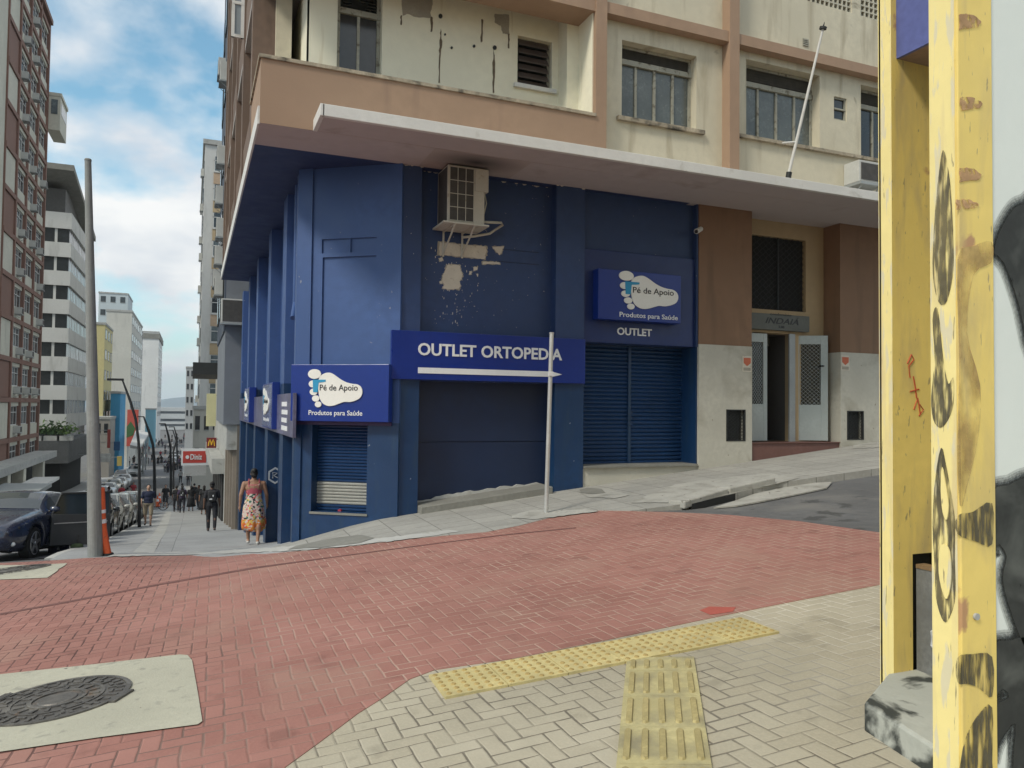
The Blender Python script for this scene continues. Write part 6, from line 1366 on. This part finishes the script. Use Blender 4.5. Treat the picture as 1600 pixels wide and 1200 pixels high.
# motorcycle
def motorcycle(label):
    t = thing('motorcycle', label, 'motorcycle', (0, 0, 0)); pm = M('motorcycle_black', (.015, .016, .02), .3, .1, 3, coat=.5, coord='O')
    for y in (-.62, .62):
        m = MB(); n = 24; R0, r0 = .27, .055
        vs = [((r0*math.cos(b)), y+(R0+r0*math.sin(b))*math.cos(a), .31+(R0+r0*math.sin(b))*math.sin(a)) for a in [2*math.pi*i/n for i in range(n)] for b in [2*math.pi*j/8 for j in range(8)]]
        m.add(vs, [(i*8+j, i*8+(j+1) % 8, ((i+1) % n)*8+(j+1) % 8, ((i+1) % n)*8+j) for i in range(n) for j in range(8)]); w_ = m.build('wheel', m_rubber, t, smooth=True)
        m = MB(); m.cone((-.03, y, .31), (.03, y, .31), .08, .08, 12); [m.tube([(0, y, .31), (0, y+.25*math.cos(a), .31+.25*math.sin(a))], .01, 4) for a in [i*math.pi/3 for i in range(6)]]; m.build('hub', m_chrome, w_)
    m = MB(); m.ell((0, -.05, .62), (.16, .38, .2), 14, 10); m.ell((0, -.42, .82), (.17, .16, .22), 12, 8); m.build('body', pm, t, smooth=True)
    m = MB(); m.ell((0, .28, .80), (.14, .42, .07), 14, 8); m.build('seat', m_rubber, t, smooth=True)
    m = MB(); m.box(-.12, .12, -.1, .25, .28, .52); m.build('engine', m_gmetal, t, bevel=.03)
    for s_ in (-1, 1): m = MB(); m.tube([(s_*.09, -.62, .31), (s_*.09, -.45, .85)], .022, 6); m.build('fork', m_chrome, t)
    m = MB(); m.tube([(-.36, -.3, 1.02), (-.15, -.42, .98), (.15, -.42, .98), (.36, -.3, 1.02)], .015, 6); m.build('handlebar', m_trim, t)
    m = MB(); m.ell((0, -.6, .85), (.09, .06, .09), 12, 8); m.build('headlight', m_lampg, t)
    for s_ in (-1, 1): m = MB(); m.tube([(s_*.28, -.36, 1.0), (s_*.33, -.38, 1.14)], .008, 5); m.ell((s_*.33, -.38, 1.18), (.07, .02, .045), 10, 6); m.build('mirror', m_trim, t)
    m = MB(); m.box(-.18, .18, .55, .92, .85, 1.15); m.build('top_box', pm, t, bevel=.04); return t
mo_ = motorcycle('black motorcycle with a top box parked just behind the bent orange bollard'); place(mo_, -2.45, 24.6, 8)
mo2 = dup(mo_, (0, 0, 0), 0, 'black motorcycle leaning beside the first one, next to the black hatchback'); place(mo2, -2.9, 25.6, -14)
for o in (mo_, mo2): o['group'] = 'motorcycles beside the parked row'
# ---------------------------------------------------------------- people
def cone_r(m, a, b, ra, rb, n=12): m.cone(a, b, ra, rb, n); m.ell(b, (rb, rb, rb), n, 8); m.ell(a, (ra, ra, ra), n, 8)
def remesh(ob, vox, sm=6):
    r = ob.modifiers.new('r', 'REMESH'); r.mode = 'VOXEL'; r.voxel_size = vox; r.use_smooth_shade = True
    s_ = ob.modifiers.new('s', 'SMOOTH'); s_.iterations = sm; s_.factor = .5
    bpy.context.view_layer.update(); mats = list(ob.data.materials); bake(ob); ob.data.materials.clear(); [ob.data.materials.append(q) for q in mats]
    ob.data.shade_smooth(); return ob
SK = {'dark': (.13, .065, .04), 'mid': (.30, .16, .10), 'light': (.46, .28, .2)}
skm = {k: M('skin_'+k, v, .55, .08, 8, coord='O') for k, v in SK.items()}
hairm = M('dark_hair', (.012, .009, .008), .6, .3, 20, coord='O')
def person(label, H=1.7, skin='mid', top=(.02, .02, .025), bot=(.02, .02, .025), legs='long', hair='short', wk=1.0, stride=.3, arm=.12, vox=.014, fingers=False, sleeves='short', shoe=(.03, .03, .03), dress=None, bag=None, topmat=None):
    """stands at the origin and faces local +Y"""
    t = thing('person', label, 'person', (0, 0, 0)); k = H/1.7; V = lambda x, y, z: Vector((x*k, y*k, z*k))
    hp = .95; st = stride
    J = {}
    for s_, f in ((-1, 1), (1, -1)):
        J[s_, 'hip'] = V(s_*.095*wk, 0, .90); J[s_, 'knee'] = V(s_*.10*wk, f*st*.42+.03, .49+(.01 if f < 0 else 0)); J[s_, 'ank'] = V(s_*.10, f*st*.72-(.04 if f < 0 else 0), .09+(.05 if f < 0 and st > .1 else 0))
        J[s_, 'toe'] = J[s_, 'ank']+V(s_*.02, .15, -.05 if f > 0 or st < .1 else -.085)
        J[s_, 'sh'] = V(s_*.168*wk, 0, 1.375); J[s_, 'el'] = V(s_*(.215*wk+.012), -f*arm*.4-.02, 1.13); J[s_, 'wr'] = V(s_*(.215*wk+.03), -f*arm+.05, .89)
    m = MB()
    m.ell(V(0, 0, .94), (.155*wk*k, .115*wk*k, .12*k)); m.ell(V(0, 0, 1.10), (.135*wk*k, .10*wk*k, .14*k)); m.ell(V(0, 0, 1.28), (.165*wk*k, .11*wk*k, .15*k)); cone_r(m, V(-.13*wk, 0, 1.365), V(.13*wk, 0, 1.365), .068*k, .068*k); m.ell(V(0, 0, 1.42), (.115*wk*k, .065*k, .055*k))
    cone_r(m, V(0, -.01, 1.40), V(0, .015, 1.53), .058*k, .054*k)
    m.ell(V(0, .02, 1.60), (.073*k, .092*k, .108*k), 16, 12); m.ell(V(0, .055, 1.55), (.052*k, .055*k, .055*k))            # skull, jaw
    m.ell(V(0, .115, 1.585), (.013*k, .018*k, .022*k)); m.ell(V(-.073, .01, 1.59), (.012*k, .02*k, .03*k)); m.ell(V(.073, .01, 1.59), (.012*k, .02*k, .03*k))
    for s_ in (-1, 1):
        g = lambda n: J[s_, n]
        cone_r(m, g('hip'), g('knee'), .082*wk*k, .056*k*(1+wk)/2); cone_r(m, g('knee'), g('ank'), .054*k*(1+wk)/2, .036*k); cone_r(m, g('ank')-V(0, .03, .03), g('toe'), .04*k, .028*k)
        calf = g('knee').lerp(g('ank'), .3)+V(0, -.018, 0); m.ell(calf, (.052*k*(1+wk)/2, .055*k, .10*k))
        cone_r(m, g('sh'), g('el'), .052*k*(1+wk)/2, .040*k*(1+wk)/2); cone_r(m, g('el'), g('wr'), .040*k*(1+wk)/2, .027*k)
        d = (g('wr')-g('el')).normalized(); pc = g('wr')+d*.055*k; m.cone(g('wr'), pc+d*.02, .024*k, .030*k)
        m.ell(pc, (.020*k, .040*k, .048*k)); yv = Vector((0, 1, 0))
        for i, L in enumerate((.055, .065, .06, .048)):
            b0 = pc+yv*(.028-.019*i)*k+d*.035*k; b1 = b0+d*L*.55*k+V(-s_*.006, 0, 0); b2 = b1+d*L*.45*k+V(-s_*.02, 0, 0); r = .0095*k if not fingers else .009*k
            m.tube([b0, b1, b2], [r, r*.95, r*.8], 8)
        m.tube([g('wr')+d*.02*k+yv*.02*k, pc+yv*.048*k-d*.01*k, pc+yv*.055*k+d*.028*k], [.011*k, .0105*k, .009*k], 8)
    body = remesh(m.build('body', skm[skin], t), vox if not fingers else .0085)
    m = MB()
    for s_ in (-.03, .03): m.ell(V(s_, .102, 1.605), (.010*k, .006*k, .006*k), 8, 6)
    m.build('eyes', m_iron, t); m = MB(); m.ell(V(0, .103, 1.545), (.022*k, .008*k, .006*k), 8, 6); m.build('mouth', M('lips', (.25, .09, .07), .6), t)
    mt_ = topmat or M('top_cloth', top, .85, .15, 12, .3, 60, coord='O'); mb_ = M('bottom_cloth', bot, .85, .15, 12, .3, 60, coord='O')
    if not dress:
        m = MB(); m.ell(V(0, 0, .98), (.17*wk*k, .13*wk*k, .12*k)); m.ell(V(0, 0, 1.12), (.158*wk*k, .122*wk*k, .16*k)); m.ell(V(0, 0, 1.28), (.182*wk*k, .126*wk*k, .15*k)); cone_r(m, V(-.13*wk, 0, 1.362), V(.13*wk, 0, 1.362), .077*k, .077*k); m.ell(V(0, 0, 1.42), (.12*wk*k, .07*k, .055*k))
        for s_ in (-1, 1):
            e = J[s_, 'el'] if sleeves == 'long' else J[s_, 'sh'].lerp(J[s_, 'el'], .8); cone_r(m, J[s_, 'sh'], e, .065*k*(1+wk)/2, .058*k*(1+wk)/2)
            if sleeves == 'long': cone_r(m, J[s_, 'el'], J[s_, 'wr'], .055*k, .042*k)
        remesh(m.build('shirt', mt_, t), vox, 5)
        m = MB(); m.ell(V(0, 0, .93), (.165*wk*k, .125*wk*k, .10*k))
        if legs == 'skirt': 
            R_ = lambda r, z: [V(r*math.cos(a), r*.8*math.sin(a), z) for a in [2*math.pi*i/20 for i in range(20)]]
            m.loft([R_(.15*wk, .98), R_(.19*wk, .85), R_(.24*wk, .55), R_(.27*wk, .30)]); m.build('skirt', mb_, t, smooth=True)
        else:
            for s_ in (-1, 1):
                g = lambda n: J[s_, n]; cone_r(m, g('hip'), g('knee'), .095*wk*k, .075*k)
                if legs == 'long': cone_r(m, g('knee'), g('ank')+V(0, 0, .02), .072*k, .058*k)
            remesh(m.build('trousers' if legs == 'long' else 'shorts', mb_, t), vox, 5)
    else:
        pr = dress; n = 56; rings = []
        for z, rx, ry, cyy, wav in pr:
            rg_ = []
            for i in range(n):
                a = 2*math.pi*i/n; q = 1+wav*math.sin(a*7+z*3)+wav*.5*math.sin(a*12+1); rg_.append(V(rx*q*math.cos(a), cyy+ry*q*math.sin(a), z+(wav*.35*math.sin(a*2+.6))))
            rings.append(rg_)
        m = MB(); m.loft(rings); m.build('dress', mt_, t, smooth=True)
        m = MB()
        for s_ in (-1, 1): m.tube([V(s_*.10, -.105, 1.30), V(s_*.115, -.07, 1.42), V(s_*.11, 0, 1.475), V(s_*.10, .08, 1.42), V(s_*.09, .13, 1.30)], .013*k, 6)
        m.build('shoulder_strap', mt_, t)
    for s_ in (-1, 1):
        m = MB(); a, b = J[s_, 'ank'], J[s_, 'toe']; cone_r(m, a+V(0, -.04, -.05), b, .042*k, .036*k); ob = remesh(m.build('shoe', M('shoe_leather', shoe, .6, .2, 9, coord='O'), t), .012, 3)
    if hair:
        m = MB(); m.ell(V(0, -.004, 1.625), (.082*k, .096*k, .098*k), 18, 12)
        if hair == 'bun': m.ell(V(0, -.09, 1.67), (.055*k, .05*k, .05*k), 12, 8); m.ell(V(0, -.05, 1.57), (.07*k, .055*k, .07*k), 12, 8)
        if hair == 'long': m.ell(V(0, -.065, 1.52), (.08*k, .05*k, .14*k), 12, 8)
        o = m.build('cap' if hair == 'cap' else 'hair', hairm, t, smooth=True)
        # keep the face free
        bm = bmesh.new(); bm.from_mesh(o.data); bmesh.ops.bisect_plane(bm, geom=bm.verts[:]+bm.edges[:]+bm.faces[:], plane_co=V(0, .075, 1.64), plane_no=Vector((0, .8, -.6)), clear_outer=True); bmesh.ops.holes_fill(bm, edges=bm.edges[:]); bm.to_mesh(o.data); bm.free(); o.data.shade_smooth()
    if bag: 
        m = MB(); m.box(-.14*k, .14*k, -.26*k, -.11*k, 1.05*k, 1.42*k); b_ = m.build('backpack', M('bag_black', (.02, .02, .022), .7), t, bevel=.05, seg=3); m = MB(); m.box(-.09*k, .0, -.268*k, -.262*k, 1.12*k, 1.16*k); m.ell(V(.03, -.265, 1.25), (.018*k, .008*k, .04*k), 8, 6); m.build('pale_tag', m_white, b_)
    return t
# floral dress cloth
m_fl = bpy.data.materials.new('floral_cloth'); m_fl.use_nodes = True; nt_ = m_fl.node_tree; n_ = nt_.nodes; l_ = nt_.links; b_ = n_['Principled BSDF']; b_.inputs['Roughness'].default_value = .85
oc = n_.new('ShaderNodeTexCoord').outputs['Object']; sp3 = n_.new('ShaderNodeSeparateXYZ'); l_.new(oc, sp3.inputs[0])
def vor(sc, src):
    q = n_.new('ShaderNodeTexVoronoi'); q.inputs['Scale'].default_value = sc; l_.new(src, q.inputs['Vector']); return q
nz_ = n_.new('ShaderNodeTexNoise'); nz_.inputs['Scale'].default_value = 9; l_.new(oc, nz_.inputs['Vector'])
va = n_.new('ShaderNodeVectorMath'); va.operation = 'MULTIPLY_ADD'; l_.new(nz_.outputs['Color'], va.inputs[0]); va.inputs[1].default_value = (.12, .12, .12); l_.new(oc, va.inputs[2])
v1 = vor(24, va.outputs[0]); v2 = vor(9, va.outputs[0])
def crmp(f, st):
    r = n_.new('ShaderNodeValToRGB'); r.color_ramp.interpolation = 'CONSTANT'; l_.new(f, r.inputs[0]); e = r.color_ramp.elements
    e[0].position = 0; e[0].color = (*st[0][1], 1); e[1].position = st[1][0]; e[1].color = (*st[1][1], 1)
    for p, c in st[2:]: x = e.new(p); x.color = (*c, 1)
    return r.outputs[0]
sr_ = n_.new('ShaderNodeSeparateColor'); l_.new(v1.outputs['Color'], sr_.inputs[0])
wh, pk, rd, gn, bk, og, ye = (.58, .48, .42), (.50, .15, .16), (.50, .06, .05), (.04, .14, .10), (.03, .03, .035), (.60, .20, .03), (.60, .42, .10)
flo = crmp(sr_.outputs[0], [(0, wh), (.30, wh), (.46, pk), (.58, gn), (.68, bk), (.76, ye), (.86, wh), (.94, rd)])
top_ = crmp(v2.outputs['Distance'], [(0, pk), (.13, wh), (.22, pk), (.35, (.36, .07, .10))])
bot_ = crmp(sr_.outputs[1], [(0, og), (.45, (.62, .12, .04)), (.7, ye), (.85, wh)])
def mxx(f, a, b):
    q = n_.new('ShaderNodeMix'); q.data_type = 'RGBA'; l_.new(f, q.inputs[0]); l_.new(a, q.inputs[6]); l_.new(b, q.inputs[7]); return q.outputs[2]
def gt(v, c):
    q = n_.new('ShaderNodeMath'); q.operation = 'GREATER_THAN'; q.inputs[1].default_value = c; l_.new(v, q.inputs[0]); return q.outputs[0]
l_.new(mxx(gt(sp3.outputs[2], 1.10), mxx(gt(sp3.outputs[2], .56), bot_, flo), top_), b_.inputs['Base Color'])
def stand(t, px, py, D=None, rz=0):
    if D: d = ray(px, py); q = D/(-(RM.inverted() @ d).z); x, y = d.x*q, d.y*q
    else: x, y = gp(px, py)
    t.location = (x, y, G(x, y)-drop(x, y)+.012); t.rotation_euler = (0, 0, math.radians(rz)); return t
dr_ = [(1.36, .165, .115, .0, 0), (1.28, .185, .135, .005, 0), (1.18, .175, .128, 0, .0), (1.10, .165, .122, 0, .01), (.98, .195, .15, -.01, .02), (.84, .225, .17, -.01, .03), (.66, .245, .185, 0, .045), (.50, .262, .20, 0, .06), (.40, .255, .195, .0, .07), (.33, .235, .18, .0, .08)]
wo = person('woman seen from behind in a colourful floral sundress walking down the pavement', 1.62, 'mid', hair='bun', wk=1.22, stride=.30, arm=.10, vox=.012, fingers=True, dress=dr_, topmat=m_fl, shoe=(.5, .48, .45)); stand(wo, 395, 848, 16.5, -4)
p1 = person('woman in black with a black backpack walking away down the pavement', 1.66, 'dark', hair='bun', wk=1.05, stride=.14, arm=.1, fingers=True, bag=True); stand(p1, 330, 832, 26, 0)
p2 = person('man in navy t-shirt and khaki shorts walking uphill towards the camera', 1.75, 'light', (.012, .018, .05), (.30, .25, .18), 'shorts', 'short', 1.12, .18, .12, fingers=True, shoe=(.03, .03, .035)); stand(p2, 231, 820, 33, 180)
p3 = person('man in black t-shirt and shorts walking uphill farther down the pavement', 1.72, 'light', (.015, .015, .017), (.035, .035, .04), 'shorts', 'short', 1.0, .2, .12, vox=.018); stand(p3, 258, 801, 56, 180)
p4 = person('person in dark purple with a bag walking away on the pavement', 1.68, 'dark', (.05, .03, .07), (.02, .02, .03), 'long', 'long', 1.1, .2, .1, vox=.018, bag=True); stand(p4, 284, 805, 47, 0)
p5 = person('person in black trousers and top walking away left of the purple one', 1.66, 'dark', (.015, .015, .017), (.025, .025, .03), 'long', 'short', 1.0, .25, .1, vox=.018); stand(p5, 275, 801, 49, 4)
p6 = person('woman in a long black skirt on the pavement right of the purple one', 1.64, 'mid', (.02, .02, .022), (.015, .015, .018), 'skirt', 'long', 1.05, .1, .1, vox=.018); stand(p6, 298, 800, 50, 10)
p7 = person('person in a white shirt farther down the pavement', 1.7, 'mid', (.5, .5, .5), (.03, .03, .04), 'long', 'short', 1.0, .25, .1, vox=.02); stand(p7, 284, 790, 60, 0)
p8 = person('person in dark red standing among the parked cars', 1.7, 'mid', (.32, .03, .04), (.05, .05, .06), 'long', 'short', 1.0, .1, .1, vox=.02); stand(p8, 208.5, 767, 70, 180)
crowd = [(p5, 310, 800, 52, 'person in black near the shop fronts, right of the long skirt', 160), (p6, 318, 806, 44, 'woman in black close to the shop fronts on the right', 0), (p3, 303, 792, 58, 'person in dark clothes between the skirt and the shops', 0), (p7, 282, 752, 95, 'person in a white top and dark trousers on the far pavement', 0), (p5, 294, 752, 90, 'dark dressed person below the Diniz sign, left', 0), (p3, 301, 753, 92, 'dark dressed person below the Diniz sign, right', 180), (p8, 190, 772, 64, 'person in red between the white parked cars', 0), (p4, 170, 765, 60, 'person in dark clothes behind the big pole side', 90)]
for src, px, py, D, lab, rz in crowd: stand(dup(src, (0, 0, 0), 0, lab), px, py, D, rz)
random.seed(21)
src = [p5, p3, p7, p4, p8, p6]
for i in range(80):
    y = random.uniform(125, 330); px = random.uniform(240, 292) if random.random() < .65 else random.uniform(196, 236)
    x = px_x(px, y)
    if px < 240 and y < 150: y = random.uniform(150, 200); x = px_x(px, y)
    o = dup(random.choice(src), (x, y, G(x, y)-drop(x, y)+.01), random.choice([0, math.pi]), 'tiny pedestrian in the crowd far down the street', 'pedestrians far down the street')
# bicycle wheel leaning on the pavement next to the walking man
a = gp(266, 797); z = G(*a); t = thing('bicycle', 'bicycle parked across the pavement beside the man in black', 'bicycle', (a[0], a[1], z))
for dx in (-.45, .5):
    m = MB(); n = 20; c = Vector((a[0]+dx, a[1], z+.34)); m.tube([c+Vector((.32*math.cos(2*math.pi*i/n), 0, .32*math.sin(2*math.pi*i/n))) for i in range(n+1)], .022, 6); m.build('wheel', m_rubber, t)
m = MB(); c = Vector((a[0], a[1], z)); m.tube([c+Vector((-.45, 0, .34)), c+Vector((-.15, 0, .34)), c+Vector((.3, 0, .8)), c+Vector((-.2, 0, .82)), c+Vector((-.45, 0, .34))], .018, 6); m.tube([c+Vector((-.15, 0, .34)), c+Vector((-.22, 0, .92))], .018, 6); m.tube([c+Vector((.5, 0, .34)), c+Vector((.28, 0, .95)), c+Vector((.4, 0, 1.0))], .018, 6); m.build('frame', m_iron, t); m = MB(); m.ell(c+Vector((-.22, 0, .95)), (.12, .06, .03), 10, 6); m.build('saddle', m_rubber, t)
# ---------------------------------------------------------------- haze
m = MB(); m.box(-2500, 2500, -320, 4600, -40, 160)
hzm = bpy.data.materials.new('haze_air'); hzm.use_nodes = True; t = hzm.node_tree; t.nodes.clear(); ou = t.nodes.new('ShaderNodeOutputMaterial'); pv = t.nodes.new('ShaderNodeVolumePrincipled'); pv.inputs['Density'].default_value = .00022; pv.inputs['Color'].default_value = (.80, .88, .95, 1); t.links.new(pv.outputs[0], ou.inputs['Volume'])
ho = m.build('haze', hzm, origin=(0, 0, -40)); ho['kind'] = 'stuff'
